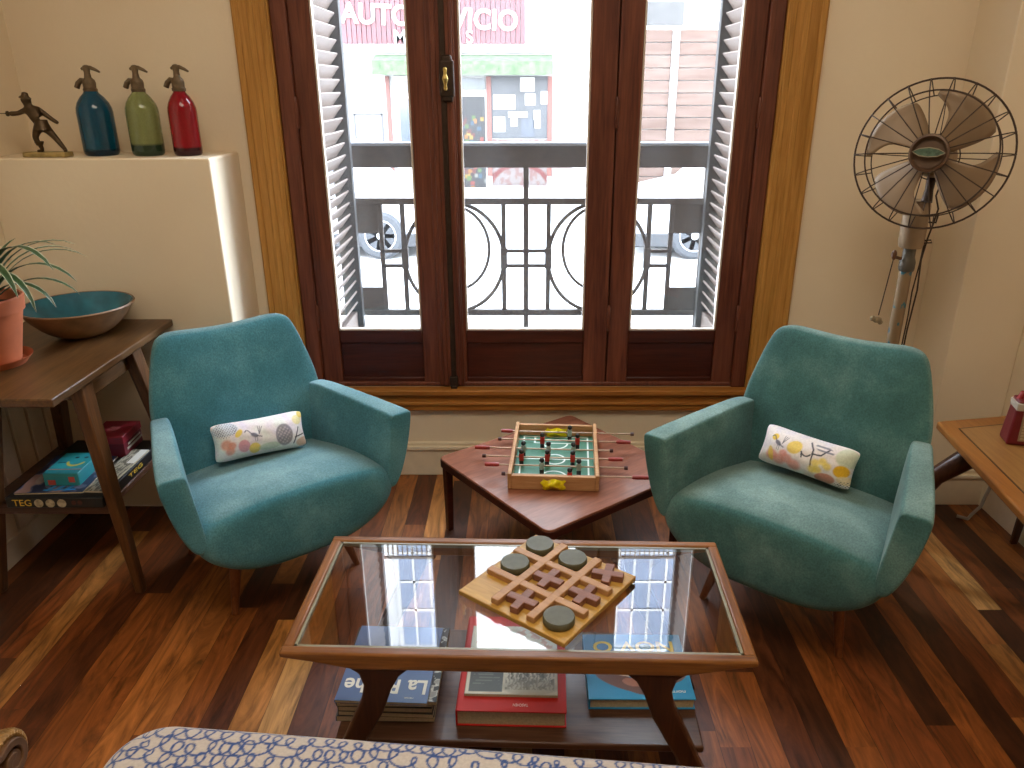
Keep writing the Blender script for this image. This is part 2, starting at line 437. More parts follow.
b_ = MB(); baseboard(b_, -1.01, 1.5, YW); baseboard(b_, 1.49, XR, 2.57)
struct('baseboard_back', b_, MAT['base'], bevel=.003)
struct('baseboard_right', MB().box(XR-.018, XR, YF, 2.57, 0, .13).box(XR-.012, XR, YF, 2.57, .13, .146), MAT['base'], bevel=.003)
# beadboard dado on the left wall
bd = MB(); y = .3
while y < 2.53:
    bd.box(XL, XL+.018, y+.002, min(y+.077, 2.538), 0.09, .66); y += .088
bd.box(XL, XL+.026, .3, 2.538, .66, .69)
tr1 = struct('trim_1', bd, MAT['bead'], bevel=.003)
obj('groove_shadow_board', MB().box(XL, XL+.006, .31, 2.53, .09, .66), plain('dark_groove', '4a3c2c', .9), tr1)
struct('baseboard_left', MB().box(XL, XL+.024, .3, 2.538, 0, .09), MAT['base'], bevel=.003)

# ================================================================== WINDOW
win = bpy.data.objects.new('window_1', None); COL.objects.link(win); win['kind'] = 'structure'; win.location = (0, YW, OZ0)
W_ = Tm(0, -YW, -OZ0)
def wpart(name, mb, mat, parent=win, **k): return obj(name, mb.xf(W_) if isinstance(mb, MB) else mb, mat, parent, **k)
cz = MB()
for sx in (-1, 1):
    xo = -.968 if sx < 0 else 1.0; xi = OX0 if sx < 0 else OX1
    a, b = min(xo, xi), max(xo, xi)
    cz.box(a, b, YW-.022, YW, .293, 2.75)
    for f in (.12, .52, .86):
        xx = xo+(xi-xo)*f; cz.box(xx-.011, xx+.011, YW-.028, YW-.02, .385, 2.74)
wpart('casing', cz, MAT['casing'], bevel=.004)
wpart('casing_head', MB().box(-.968, 1.0, YW-.024, YW, 2.62, 2.76), MAT['casing_h'], bevel=.004)
sl = MB().box(-.968, 1.0, YW-.03, YW, .293, .372).box(-.975, 1.007, YW-.052, YW, .366, .387).box(-.968, 1.0, YW-.038, YW, .318, .332)
wpart('window_sill', sl, MAT['casing_h'], bevel=.004)
fr = MB()
fr.box(OX0, OX0+.055, YW-.012, YW+.08, OZ0, OZ1).box(OX1-.055, OX1, YW-.012, YW+.08, OZ0, OZ1)
fr.box(OX0, OX1, YW-.012, YW+.08, OZ1-.05, OZ1).box(OX0, OX1, YW+.0, YW+.09, OZ0, OZ0+.02)
wpart('window_frame', fr, MAT['mahog'], bevel=.006)
def sash(x0, x1, g0, g1, yf):
    zb, zt, gb, gt = OZ0+.006, OZ1-.05, .614, 2.48
    st = MB().box(x0, g0, yf, yf+.045, zb, zt).box(g1, x1, yf, yf+.045, zb, zt)
    s = wpart('sash', st, MAT['mahog'], bevel=.004)
    rl = MB().box(g0, g1, yf+.004, yf+.043, gb-.05, gb).box(g0, g1, yf+.004, yf+.043, zb, zb+.03).box(g0, g1, yf+.004, yf+.043, gt, zt)
    rl.box(g0, g1, yf+.014, yf+.035, zb+.02, gb-.04)
    wpart('rail', rl, MAT['mahog_h'], s, bevel=.003)
    t = .007
    bdm = MB().box(g0, g0+t, yf+.002, yf+.024, gb, gt).box(g1-t, g1, yf+.002, yf+.024, gb, gt).box(g0, g1, yf+.002, yf+.024, gb, gb+t).box(g0, g1, yf+.002, yf+.024, gt-t, gt)
    wpart('glazing_bead', bdm, MAT['bead_w'], s, bevel=.002)
    pn = MB().add([(g0, yf+.026, gb), (g1, yf+.026, gb), (g1, yf+.026, gt), (g0, yf+.026, gt)], [(0,1,2,3)])
    wpart('pane', pn, MAT['pane'], s, smooth=False)
    return s
sash(OX0+.055, -.300, -.716, -.396, YW+.004)
sash(-.296, .316, -.226, .226, YW+.004)
sash(.320, OX1-.055, .400, .733, YW+.004)
wpart('astragal', MB().box(-.335, -.238, YW-.010, YW+.006, OZ0+.01, OZ1-.05).box(-.318, -.300, YW-.018, YW, OZ0+.01, OZ1-.05).box(-.258, -.244, YW-.016, YW, OZ0+.01, OZ1-.05), MAT['mahog'], bevel=.004)
wpart('meeting_stop', MB().box(.300, .336, YW+.046, YW+.056, OZ0+.01, OZ1-.05).box(-.315, -.281, YW+.046, YW+.056, OZ0+.01, OZ1-.05), MAT['mahog'])
wpart('bolt_rod', MB().box(-.288, -.268, YW-.016, YW-.006, OZ0+.02, OZ1-.06), MAT['darkmetal'], bevel=.003)
wpart('rod_keeper', MB().box(-.294, -.262, YW-.024, YW-.006, OZ0+.01, OZ0+.05).box(-.29, -.266, YW-.03, YW-.01, OZ0-.012, OZ0+.014), MAT['darkmetal'], bevel=.004)
lk = wpart('lock_case', MB().box(-.290, -.240, YW-.030, YW-.006, 1.455, 1.575).box(-.284, -.246, YW-.028, YW-.006, 1.44, 1.59), MAT['darkmetal'], bevel=.008, seg=3)
hb = MB().lathe([(.004, 0), (.007, .004), (.005, .018), (.009, .032), (.011, .036), (.009, .040), (.005, .054), (.007, .068), (.004, .072)], 14, (-.268, YW-.044, 1.478))
hb.tube([(-.268, YW-.03, 1.514), (-.268, YW-.046, 1.514)], .006, 10)
wpart('handle', hb, MAT['brass'], lk)
hg = MB()
for x in (.318, OX0+.056, OX1-.056):
    for z in (.62, 1.36, 2.2):
        hg.lathe([(.003, -.008), (.007, 0), (.007, .09), (.003, .098)], 10, (x, YW-.004, z))
wpart('hinges', hg, MAT['mahog'])

# ================================================================== BALCONY + STREET
struct('balcony_floor', MB().box(-1.6, 1.6, YW+.3, 3.78, .25, .36), plain('balcony_stone', 'a5a29c', .8, 0, .06))
def shutter(x, side, name_label):
    t = thing('louvered_shutter', name_label, 'shutter', (x, YW+.3, .36), 0, None)
    d0, d1, z0, z1 = .02, .47, 0.01, 2.2
    s = side
    fr = MB()
    fr.box(-.016, .016, d0, d0+.05, z0, z1).box(-.016, .016, d0, d1, z0, z0+.11).box(-.016, .016, d0, d1, z1-.06, z1)
    obj('shutter_frame', fr, MAT['shutter'], t, bevel=.003)
    obj('edge_stile', MB().box(-.042, .042, d1-.03, d1+.012, z0, z1), MAT['shutter_edge'], t, bevel=.003)
    sl = MB(); z = z0+.13
    while z < z1-.08:
        M = Tm(0, 0, z) @ Matrix.Rotation(s*R(52), 4, 'Y')
        sl.box(-.036, .036, d0+.04, d1-.03, -.004, .004, M); z += .052
    obj('slats', sl, MAT['shutter'], t, bevel=.002)
    kb = MB().sphere((-.022*s, d1-.02, .62), .013)
    obj('latch', kb, MAT['iron'], t)
    return t
shutter(-.822, -1, 'pale louvered shutter folded open outside the left window pane')
shutter(.866, 1, 'pale louvered shutter folded open outside the right window pane')

rl = thing('balcony_railing', 'grey wrought iron balcony railing with crescent rings behind the window', 'railing', (.005, 3.66, .36))
Zr = lambda z: z-.36
obj('handrail_panel', MB().box(-1.5, 1.5, -.012, .012, Zr(1.138), Zr(1.236)), MAT['iron'], rl, bevel=.003)
obj('handrail_cap', MB().box(-1.5, 1.5, -.03, .03, Zr(1.236), Zr(1.25)), plain('pale_rail_cap', '6a6e74', .5, 0, .06), rl, bevel=.003)
for nm, z in (('upper_rail', .985), ('lower_rail', .445)):
    obj(nm, MB().box(-1.5, 1.5, -.014, .014, Zr(z)-.014, Zr(z)+.014), MAT['iron'], rl, bevel=.002)
for sx in (-1, 0, 1):
    obj('post', MB().box(sx*.842-.012, sx*.842+.012, -.012, .012, 0, Zr(1.14)), MAT['iron'], rl, bevel=.002)
for x in (-.69, -.585, -.107, .107, .585, .69):
    obj('baluster', MB().box(x-.011, x+.011, -.008, .008, Zr(.445), Zr(.985)), MAT['iron'], rl, bevel=.002)
for sx in (-1, 1):
    for z0, z1 in ((.835, .972), (.455, .572)):
        a, b = sorted((sx*.684, sx*.834)); obj('square_plate', MB().box(a, b, -.006, .006, Zr(z0), Zr(z1)), MAT['iron'], rl, bevel=.002)
    for z in (.75, .678):
        a, b = sorted((sx*.585, sx*.69)); obj('short_bar', MB().box(a, b, -.008, .008, Zr(z)-.008, Zr(z)+.008), MAT['iron'], rl)
    cx = sx*.345
    obj('ring', MB().tube([(cx+.238*math.cos(a), 0, Zr(.714)+.262*math.sin(a)) for a in np.linspace(0, 2*PI, 56, endpoint=False)], .0095, 8, closed=True), MAT['iron'], rl)
    obj('crescent_ring', MB().tube([(cx-sx*.0+.168*math.cos(a), .0, Zr(.76)+.2*math.sin(a)) for a in np.linspace(0, 2*PI, 48, endpoint=False)], .008, 8, closed=True), MAT['iron'], rl)
    for xx in (cx-.238, cx+.238):
        obj('clamp', MB().box(xx-.016, xx+.016, -.013, .013, Zr(.665), Zr(.765)), MAT['iron'], rl, bevel=.002)
for z in (.75, .678):
    obj('short_bar', MB().box(-.107, .107, -.008, .008, Zr(z)-.008, Zr(z)+.008), MAT['iron'], rl)

ZS = -.65
struct('street', MB().box(-30, 30, 3.2, 15.2, ZS-.1, ZS), plain('sunlit_asphalt', 'a3a3a2', .9, 0, .08, 4))
struct('sidewalk', MB().box(-30, 30, 15.2, 17.0, ZS-.1, ZS+.05), plain('pale_paving', 'adaba8', .9, 0, .06, 4))
FY = 17.0
MAT['facade'] = plain('white_render', '8d8c8a', .9, 0, .04, 1.5)
MAT['red'] = plain('faded_red_sign', '4e2b2e', .8, 0, .15, 3)
MAT['fr_red'] = plain('red_paint', '4a2219', .6, 0, .1)
MAT['shopdark'] = plain('shop_interior', '25272a', .5, 0, .3, 3)
MAT['bluegl'] = plain('blue_grey_shutters', '4d5666', .4, 0, .12, 2)
sh = thing('grocery_building', 'white grocery shop front with red sign and green awning across the street', 'building', (-1.3, FY, ZS))
def shp(name, mb, mat, parent=sh, **k): return obj(name, mb.xf(Tm(1.3, -FY, -ZS)) if isinstance(mb, MB) else mb, mat, parent, **k)
shp('wall', MB().box(-14, 2.2, FY, FY+.4, ZS, 16.5), MAT['facade'])
shp('cornice', MB().box(-14, 2.2, FY-.18, FY, 3.75, 3.95).box(-14, 2.2, FY-.12, FY, 2.08, 2.16), MAT['facade'], bevel=.02)
sg = MB(); 
for k in range(38):
    x = -3.78+k*.1; sg.box(x, x+.082, FY-.07, FY-.02, 2.25, 3.45)
sp = shp('sign_panel', sg, MAT['red'])
MT = lambda x, y, z: Tm(x+1.3, y-FY, z-ZS) @ Rm(90, 'X')
shp('lettering', text_mesh('AUTOSERVICIO', .52, .012, 3.55, MT(-1.92, FY-.085, 2.72) @ Rm(-2.5, 'Z'), .012), MAT['facade'], sp, smooth=False)
shp('lettering', text_mesh('M', .36, .012, None, MT(-2.52, FY-.085, 2.36), .004), MAT['facade'], sp, smooth=False); shp('lettering', text_mesh('S', .34, .012, None, MT(-1.12, FY-.085, 2.36), .004), MAT['facade'], sp, smooth=False)
aw = MB().prism([(FY-.02, 2.04), (FY-.5, 1.92), (FY-.5, 1.66), (FY-.44, 1.66), (FY-.02, 1.74)], -3.06, .56, 'x')
shp('awning', aw, plain('faded_green_awning', '38482f', .9, 0, .45, 9))
for a, b, z in ((-2.88, -2.80, ZS), (-.80, -.70, ZS+.3), (.47, .57, ZS+.3)): shp('red_post', MB().box(a, b, FY-.06, FY, z, 1.64), MAT['fr_red'])
dr = shp('door', MB().box(-2.74, -1.9, FY-.04, FY-.0, ZS, 1.64), MAT['facade'])
shp('door_glass', MB().box(-2.62, -2.3, FY-.05, FY-.03, .2, 1.2).box(-2.2, -2.0, FY-.05, FY-.03, .2, 1.2).box(-2.62, -2.0, FY-.05, FY-.03, 1.32, 1.55), plain('pale_grey_glass', '3c4146', .2, 0, .2, 2), dr)
shp('transom', MB().box(-1.42, -.84, FY-.05, FY, 1.38, 1.6), plain('pale_grey_transom', '3c4144', .3, 0, .2, 2))
def goods(U, V):
    rnd = random.Random(4); c = np.zeros((len(U), 3))+np.array(lin('33363a'))
    for k in range(90):
        h = rnd.choice(['c8452a', 'e0b33a', '6f9a3d', 'd98e2f', '3c6f8f', 'b9b7a9', '2a2c30', '8a2f24'])
        x, y = rnd.random(), rnd.random()*.8; c = paint(c, ((abs(U-x) < .07) & (abs(V-y) < .022)).astype(float), h)
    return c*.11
gd = grid_mesh('goods_display', 40, 120, lambda u, v: (-1.42+.58*u, FY-.03, ZS+1.9*v), goods); gd.transform(Tm(1.3, -FY, -ZS))
shp('goods_display', gd, MAT['paper'])
wn = shp('shop_window', MB().box(-.70, .47, FY-.03, FY-.0, .42, 1.64), MAT['shopdark'])
for x0, x1, z0, z1 in ((-.66, -.2, 1.0, 1.28), (-.1, .2, 1.35, 1.62), (0, .22, 1.08, 1.3), (-.66, -.42, .55, .85), (-.3, -.16, .66, .85), (.18, .32, .62, .98), (.33, .47, 1.1, 1.35), (-.35, .05, .84, .95)):
    shp('poster', MB().box(x0, x1, FY-.04, FY-.03, z0, z1), MAT['facade'], wn)
shp('poster_grid', MB().box(-.08, .2, FY-.04, FY-.03, .45, .8), plain('blue_grey_poster', '2a2e35', .6, 0, .3, 30), wn)
def redpan(U, V):
    c = np.zeros((len(U), 3))+np.array(lin('d9c9c2')); nz = vnoise(U*2, V, 6, 3)
    c = paint(c, (nz > .12).astype(float), 'c05a50', .6)
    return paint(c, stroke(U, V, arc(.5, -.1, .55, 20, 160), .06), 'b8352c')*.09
rp = grid_mesh('lower_panel', 70, 50, lambda u, v: (-.70+1.17*u, FY-.03, ZS+.1+.95*v), redpan); rp.transform(Tm(1.3, -FY, -ZS))
shp('lower_panel', rp, MAT['paper'])
shp('window_base', MB().box(-.8, .57, FY-.1, FY, ZS, ZS+.1).box(.58, 1.0, FY-.06, FY, ZS, ZS+.75), plain('pale_red_base', '5c4f4d', .8))
nf = MB(); 
for a in ((-3.6, -2.98, .88, .92), (-3.6, -3.56, .1, .92), (-3.02, -2.98, .1, .92)): nf.box(a[0], a[1], FY-.03, FY, a[2], a[3])
shp('notice_frame', nf, plain('grey_notice_frame', '38383a', .7))
gb = thing('boarded_building', 'white facade with brown horizontal boarding seen through the right window pane', 'building', (4, FY, ZS))
def gbp(name, mb, mat, parent=gb, **k): return obj(name, mb.xf(Tm(-4, -FY, -ZS)), mat, parent, **k)
gbp('wall', MB().box(2.21, 14, FY, FY+.4, ZS, 16.5), MAT['facade'])
for a, b in ((2.28, 2.98), (3.12, 4.6)):
    m_ = MB(); z = ZS+.05
    while z < 2.45: m_.box(a, b, FY-.08, FY-.02, z, z+.225); z += .24
    gbp('boarding', m_, wood('brown_boards', '37271f', '51433c', 0, 3, .8, .1, 0), bevel=.01)
gbp('post', MB().box(2.98, 3.12, FY-.12, FY, ZS, 2.5), MAT['facade'])
gbp('grey_panel', MB().box(2.25, 3.18, FY-.05, FY, 2.6, 3.02), plain('grey_panel', '31302f', .8, 0, .2, 4))
# upper storey: French windows with balcony
for x0, fn_, rt_ in ((-3.3, shp, sh), (2.5, gbp, gb)):
    f = fn_('window', MB().box(x0-.12, x0+1.72, FY-.06, FY, 9.7, 14.0).box(x0-.2, x0+1.8, FY-.14, FY, 13.8, 14.0), MAT['facade'], rt_)
    fn_('pane', MB().box(x0, x0+.76, FY-.08, FY-.05, 9.8, 13.7).box(x0+.84, x0+1.6, FY-.08, FY-.05, 9.8, 13.7), MAT['bluegl'], f)
    gz = MB()
    for z in (10.7, 11.6, 12.5): gz.box(x0, x0+1.6, FY-.1, FY-.07, z, z+.07)
    gz.box(x0+.34, x0+.40, FY-.1, FY-.07, 9.8, 13.7).box(x0+1.18, x0+1.24, FY-.1, FY-.07, 9.8, 13.7); fn_('glazing_bars', gz, MAT['facade'], f)
    bl = MB().box(x0-.28, x0+1.9, FY-.8, FY, 9.3, 9.5); fn_('balcony_slab', bl, MAT['facade'], rt_, bevel=.03)
    br = MB().box(x0-.25, x0+1.87, FY-.78, FY-.74, 10.38, 10.45).box(x0-.25, x0+1.87, FY-.78, FY-.74, 9.6, 9.65)
    for k in range(18): br.box(x0-.25+k*.12, x0-.25+k*.12+.03, FY-.775, FY-.745, 9.5, 10.4)
    fn_('balcony_rail', br, MAT['iron'], rt_)
# parked cars
MAT['carw'] = plain('white_car_paint', '8b8d91', .25, 0, .02)
MAT['tire'] = plain('grey_tyre', '2c2e31', .9, 0, .1)
MAT['rim'] = plain('silver_rim', '9b9da2', .4, .0, .08)
MAT['carglass'] = plain('dark_car_glass', '38424c', .08, 0, .1)
MAT['under'] = plain('dark_sill_plastic', '232426', .8)
def car(x, face, label):
    """x = centre of the wheel nearest the gap, face = +1 nose to the right"""
    t = thing('parked_car', label, 'car', (x, 9.95, ZS), 0, 'white cars parked in the street')
    f = face
    prof = [(.82, .28), (.86, .55), (.78, .74), (.0, .92), (-.55, 1.42), (-2.2, 1.46), (-2.95, .98), (-3.35, .92), (-3.42, .35), (-3.3, .24), (.7, .22)]
    obj('body', MB().prism([(a*f, z) for a, z in prof], 0, 1.65, 'y'), MAT['carw'], t, bevel=.07, seg=4)
    obj('side_glass', MB().prism([(a*f, z) for a, z in [(-.25, .95), (-.68, 1.34), (-2.1, 1.37), (-2.7, .97)]], -.006, .01, 'y'), MAT['carglass'], t)
    obj('sill', MB().prism([(a*f, z) for a, z in [(.80, .16), (.82, .34), (-3.3, .34), (-3.3, .16)]], -.012, 1.5, 'y'), MAT['under'], t, bevel=.02)
    obj('headlight', MB().sphere((.72*f, .1, .66), .11, (1.2, .6, .7)), MAT['rim'], t)
    for wx in (0, -2.55*f):
        w = obj('wheel', MB().lathe([(.19, -.10), (.27, -.105), (.305, -.07), (.312, 0), (.305, .07), (.27, .10), (.15, .10)], 40, M=Tm(wx, .06, .312) @ Rm(90, 'X')), MAT['tire'], t)
        r_ = MB().lathe([(.02, .105), (.05, .10), (.055, .085), (.06, .07)], 24, M=Tm(wx, .06, .312) @ Rm(90, 'X'))
        r_.lathe([(.001, .06), (.2, .06), (.2, .055)], 36, M=Tm(wx, .06, .312) @ Rm(90, 'X')); r_.lathe([(.19, .105), (.205, .107), (.205, .09), (.18, .085)], 40, M=Tm(wx, .06, .312) @ Rm(90, 'X'), cap=False)
        for k in range(7):
            M = Tm(wx, .06, .312) @ Rm(90, 'X') @ Rm(k*360/7, 'Z'); r_.box(.04, .195, -.028, .028, .08, .10, M)
        obj('rim', r_, MAT['rim'], w)
    return t
car(-1.87, 1, 'white parked car with spoked wheel seen through the left window pane')
car(2.2, -1, 'white parked car with round wheel seen through the right window pane')

# ================================================================== ARMCHAIRS
def chair_seat():
    xs = [(0, .188), (.13, .191), (.22, .218), (.288, .268), (.312, .318), (.296, .372), (.25, .408), (.13, .426), (0, .430)]
    ring = xs+[(-x, z) for x, z in reversed(xs[1:-1])]
    mb = MB(); rings = []
    for y, k, cz, drop in ((-.398, .55, .31, 0), (-.390, .86, .305, 0), (-.37, .97, .303, 0), (-.33, 1.0, .303, 0), (-.15, 1.0, .303, .012), (.02, .98, .303, .05), (.16, .95, .303, .06)):
        r = []
        for x, z in ring:
            zz = cz+(z-cz)*k
            if z > .35: zz -= drop
            r.append(Vector((x*k*(1.0 if y < .1 else .95), y, zz)))
        rings.append(r)
    return mb.loft(rings)
def chair_arm(s):
    mb = MB(); rings = []
    # y, z top, z bottom, outer x at top, outer x at bottom, thickness top, thickness bottom
    for y, zt, zb, xt, xb, tt, tb in ((-.377, .551, .314, .371, .309, .066, .032), (-.373, .557, .307, .377, .313, .076, .041), (-.36, .560, .292, .377, .314, .078, .045),
                                      (-.2, .564, .270, .342, .302, .074, .06), (-.06, .570, .26, .304, .285, .066, .06), (.04, .568, .26, .282, .265, .06, .06), (.10, .54, .27, .268, .25, .05, .05)):
        zm = (zt+zb)/2; 
        bul = .012
        r = [(xb, zb), (xb+(xt-xb)*.5+bul, zm), (xt, zt-.007), (xt-.006, zt), (xt-tt+.006, zt), (xt-tt, zt-.008), (xb-tb+(xt-tt-xb+tb)*.55, zm+.01), (xb-tb, zb+.01)]
        rings.append([Vector((s*x, y, z)) for x, z in r])
    return mb.loft(rings)
def chair_back():
    # outline in (x, z) and the front surface depth
    half = [(0, .20), (.19, .20), (.255, .34), (.278, .50), (.280, .58), (.252, .69), (.228, .766), (.212, .788), (.185, .797), (.09, .789), (0, .786)]
    ol = half+[(-x, z) for x, z in reversed(half[1:-1])]
    yf = lambda z: .02+.0*(z-.2)+(.03 if z < .5 else .03+(z-.5)*.24)-.02
    th = lambda z: .135-.07*(z-.2)/.6
    mb = MB(); rings = []
    cx, czz = 0, .53
    def ring(k, side, dy):
        out = []
        for x, z in ol:
            xx, zz = x*k, czz+(z-czz)*k
            y = yf(zz) if side == 0 else yf(zz)+th(zz)
            out.append(Vector((xx*(1 if side == 0 else .87), y+dy, zz)))
        return out
    for k, dy in ((.25, -.016), (.55, -.014), (.82, -.004), (.95, .004), (.995, .018)): rings.append(ring(k, 0, dy))
    for k, dy in ((.995, -.018), (.95, -.003), (.80, .006), (.3, .01)): rings.append(ring(k, 1, dy))
    return mb.loft(rings)
def make_chair(loc, rot, mat, label):
    t = thing('armchair', label, 'armchair', loc, rot)
    obj('seat', chair_seat(), mat, t, sub=3); obj('backrest', chair_back(), mat, t, sub=2)
    obj('armrest', chair_arm(-1), mat, t, sub=3); obj('armrest', chair_arm(1), mat, t, sub=3)
    for sx, sy in ((-1, -1), (1, -1), (-1, 1), (1, 1)):
        top = Vector((sx*.155, -.19 if sy < 0 else .10, .215)); ft = Vector((sx*.205, -.25 if sy < 0 else .17, .0))
        obj('leg', MB().tube([top, top.lerp(ft, .5), ft], [.021, .016, .010], 14), MAT['legw'], t)
    return t
make_chair((-.880, 2.230, 0), R(39.5), MAT['teal_l'], 'teal upholstered armchair on the left, beside the wooden side table')
make_chair((.880, 2.053, 0), R(-39), MAT['teal_r'], 'teal upholstered armchair on the right, in front of the standing fan').scale = (1.025, 1.025, 1.015)

def pillow_mesh(w, h, t, colf, n=(150, 66)):
    nx, ny = n; me = bpy.data.meshes.new('pillow'); verts, cols = [], []; faces = []
    us, vs = np.linspace(-1, 1, nx), np.linspace(-1, 1, ny)
    U, V = np.meshgrid((us+1)/2, (vs+1)/2); C = colf(U.ravel()*w/h, V.ravel())
    for side in (-1, 1):
        o = len(verts)
        for j, v in enumerate(vs):
            for i, u in enumerate(us):
                pinch = 1-.08*(1-abs(u)**2)*abs(v)**3-.12*abs(u)**10
                px = 1-.06*(1-abs(v)**2)*abs(u)**4-.045*abs(v)**8
                d = t*((1-abs(u)**2.6)**.55)*((1-abs(v)**2.2)**.6)
                d += .0025*mnoise.noise(Vector((u*4, v*3, side)))*(1-abs(u)**4)*(1-abs(v)**4)
                verts.append((u*w/2*px, side*d, v*h/2*pinch))
        cols.append(C)
        for j in range(ny-1):
            for i in range(nx-1):
                q = (o+j*nx+i, o+j*nx+i+1, o+(j+1)*nx+i+1, o+(j+1)*nx+i); faces.append(q if side < 0 else q[::-1])
    me.from_pydata(verts, [], faces); colour_attr(me, np.vstack(cols))
    return me
def bird(U, V, c, x, y, s, flip=1, col='4a4a58'):
    P = lambda pts: [(x+flip*a*s, y+b*s) for a, b in pts]
    c = paint(c, ell(U, V, x, y, .2*s, .11*s, -.5*flip, .3), col, .85)
    c = paint(c, stroke(U, V, P([(-.12, .08), (-.24, .24), (-.33, .27), (-.4, .2)]), .03*s), col, .9)
    c = paint(c, stroke(U, V, P([(.1, -.05), (.3, -.12)]), .035*s), col, .8)
    c = paint(c, stroke(U, V, P([(0, -.1), (.02, -.3)]), .018*s), col, .7); c = paint(c, stroke(U, V, P([(.08, -.1), (.1, -.3)]), .018*s), col, .7)
    for a in (.1, .25, .4): c = paint(c, stroke(U, V, P([(.2, .0), (.15+a*.6, .42-a*.2)]), .02*s), col, .8)
    return c
def pil_a(U, V):
    c = np.zeros((len(U), 3))+np.array(lin('e6dfe0')); nz = vnoise(U, V, 3, 1)
    c = paint(c, np.clip(nz*2, 0, 1), 'd9cfe0', .7); c = paint(c, np.clip(-nz*2, 0, 1), 'dfe5dc', .7)
    c = paint(c, ell(U, V, .32, .82, .34, .2, 0), 'c7d2dc', .8); c = paint(c, ((np.sin(U*95)*np.sin(V*80)) > .35)*ell(U, V, .3, .8, .34, .22), '4a4f66', .8)
    for x, y, r in ((.28, .42, .17), (.36, .25, .14), (.42, .38, .12)): c = paint(c, ell(U, V, x, y, r, r*.9, .4, .4), 'd98f78', .8)
    c = paint(c, ell(U, V, .7, .32, .15, .17, 0), 'd28a9a', .8); c = paint(c, ell(U, V, .95, .22, .15, .15, .3), 'e0c352', .9)
    c = paint(c, ell(U, V, .62, .66, .13, .07, .8), 'e2c64a', .9)
    c = bird(U, V, c, .98, .55, .55, 1, '5a5a6c')
    c = paint(c, ell(U, V, 1.32, .2, .3, .1, 0), 'a9c2a6', .6)
    c = paint(c, ell(U, V, 1.72, .42, .24, .3, 0, .12), '5d5b68', .75); c = paint(c, ((np.sin(U*60+V*10)*np.sin(V*60)) > .2)*ell(U, V, 1.72, .42, .2, .25), 'bdb7b8', .7)
    c = paint(c, stroke(U, V, [(1.95, .15), (2.15, .55)], .02), '4a4a58'); c = paint(c, stroke(U, V, [(2.0, .3), (2.3, .35)], .02), '4a4a58')
    c = paint(c, ell(U, V, 2.15, .75, .16, .14, 0), 'e3d27a', .7); c = paint(c, ell(U, V, 2.3, .9, .12, .1, .6), 'dec04a', .9)
    return paint(c, ell(U, V, 2.25, .15, .25, .12, 0), 'd5a27c', .7)
def pil_b(U, V):
    c = np.zeros((len(U), 3))+np.array(lin('e4dcd8')); nz = vnoise(U, V, 3, 5)
    c = paint(c, np.clip(nz*2, 0, 1), 'd8d2de', .6)
    for x, y, r in ((.45, .28, .2), (.65, .22, .2), (.85, .3, .18), (1.05, .2, .2), (.75, .4, .13)): c = paint(c, ell(U, V, x, y, r, r*.8, .2, .4), 'd78f82', .8)
    c = paint(c, ell(U, V, .42, .72, .1, .09, .4), 'e2bf3c', .95)
    c = bird(U, V, c, .55, .6, .55, 1, '4f5260')
    c = paint(c, ell(U, V, .98, .62, .2, .17, .5), 'e3c554', .9); c = paint(c, ell(U, V, .42, .3, .08, .2, .3), 'e0bd45', .8)
    c = paint(c, stroke(U, V, [(1.2, .45)]+arc(1.28, .62, .12, 200, 330), .022), '454853'); c = paint(c, stroke(U, V, [(1.45, .3), (1.42, .7), (1.3, .85)], .022), '454853'); c = paint(c, stroke(U, V, [(1.42, .6), (1.62, .62), (1.75, .8)], .022), '454853')
    c = paint(c, (np.sin(V*70) > .1)*ell(U, V, 1.65, .78, .25, .1, -.2), '6c7180', .8)
    for x, y in ((1.55, .42), (1.7, .5), (1.82, .42), (1.62, .28), (1.5, .25)): c = paint(c, ell(U, V, x, y, .13, .12, 0, .5), 'e4cb5c', .85)
    c = paint(c, ell(U, V, 2.2, .75, .3, .25, 0), 'b9c9a0', .6); c = paint(c, ell(U, V, 2.15, .4, .2, .16, .2), 'dfae2a', 1)
    c = paint(c, ell(U, V, 1.8, .12, .26, .14, .2), 'c77a5e', .85); c = paint(c, ell(U, V, 2.3, .2, .25, .12, 0), 'e6cf9d', .8)
    return paint(c, ((np.sin(U*90)*np.sin(V*90)) > .3)*ell(U, V, 2.3, .05, .3, .14), '3f4048', .8)
def pillow(colf, loc, rot, label):
    o = obj('lumbar_pillow', pillow_mesh(.288, .122, .058, colf), MAT['print'])
    o.location = loc; o.rotation_euler = rot
    tag(o, label, 'pillow')
pillow(pil_a, (-.840, 2.192, .462), Euler((R(-24), R(2), R(32))), 'small white lumbar pillow with pastel birds on the left armchair')
pillow(pil_b, (.836, 2.030, .474), Euler((R(-24), R(1), R(-43))), 'small white lumbar pillow with yellow and coral print on the right armchair')

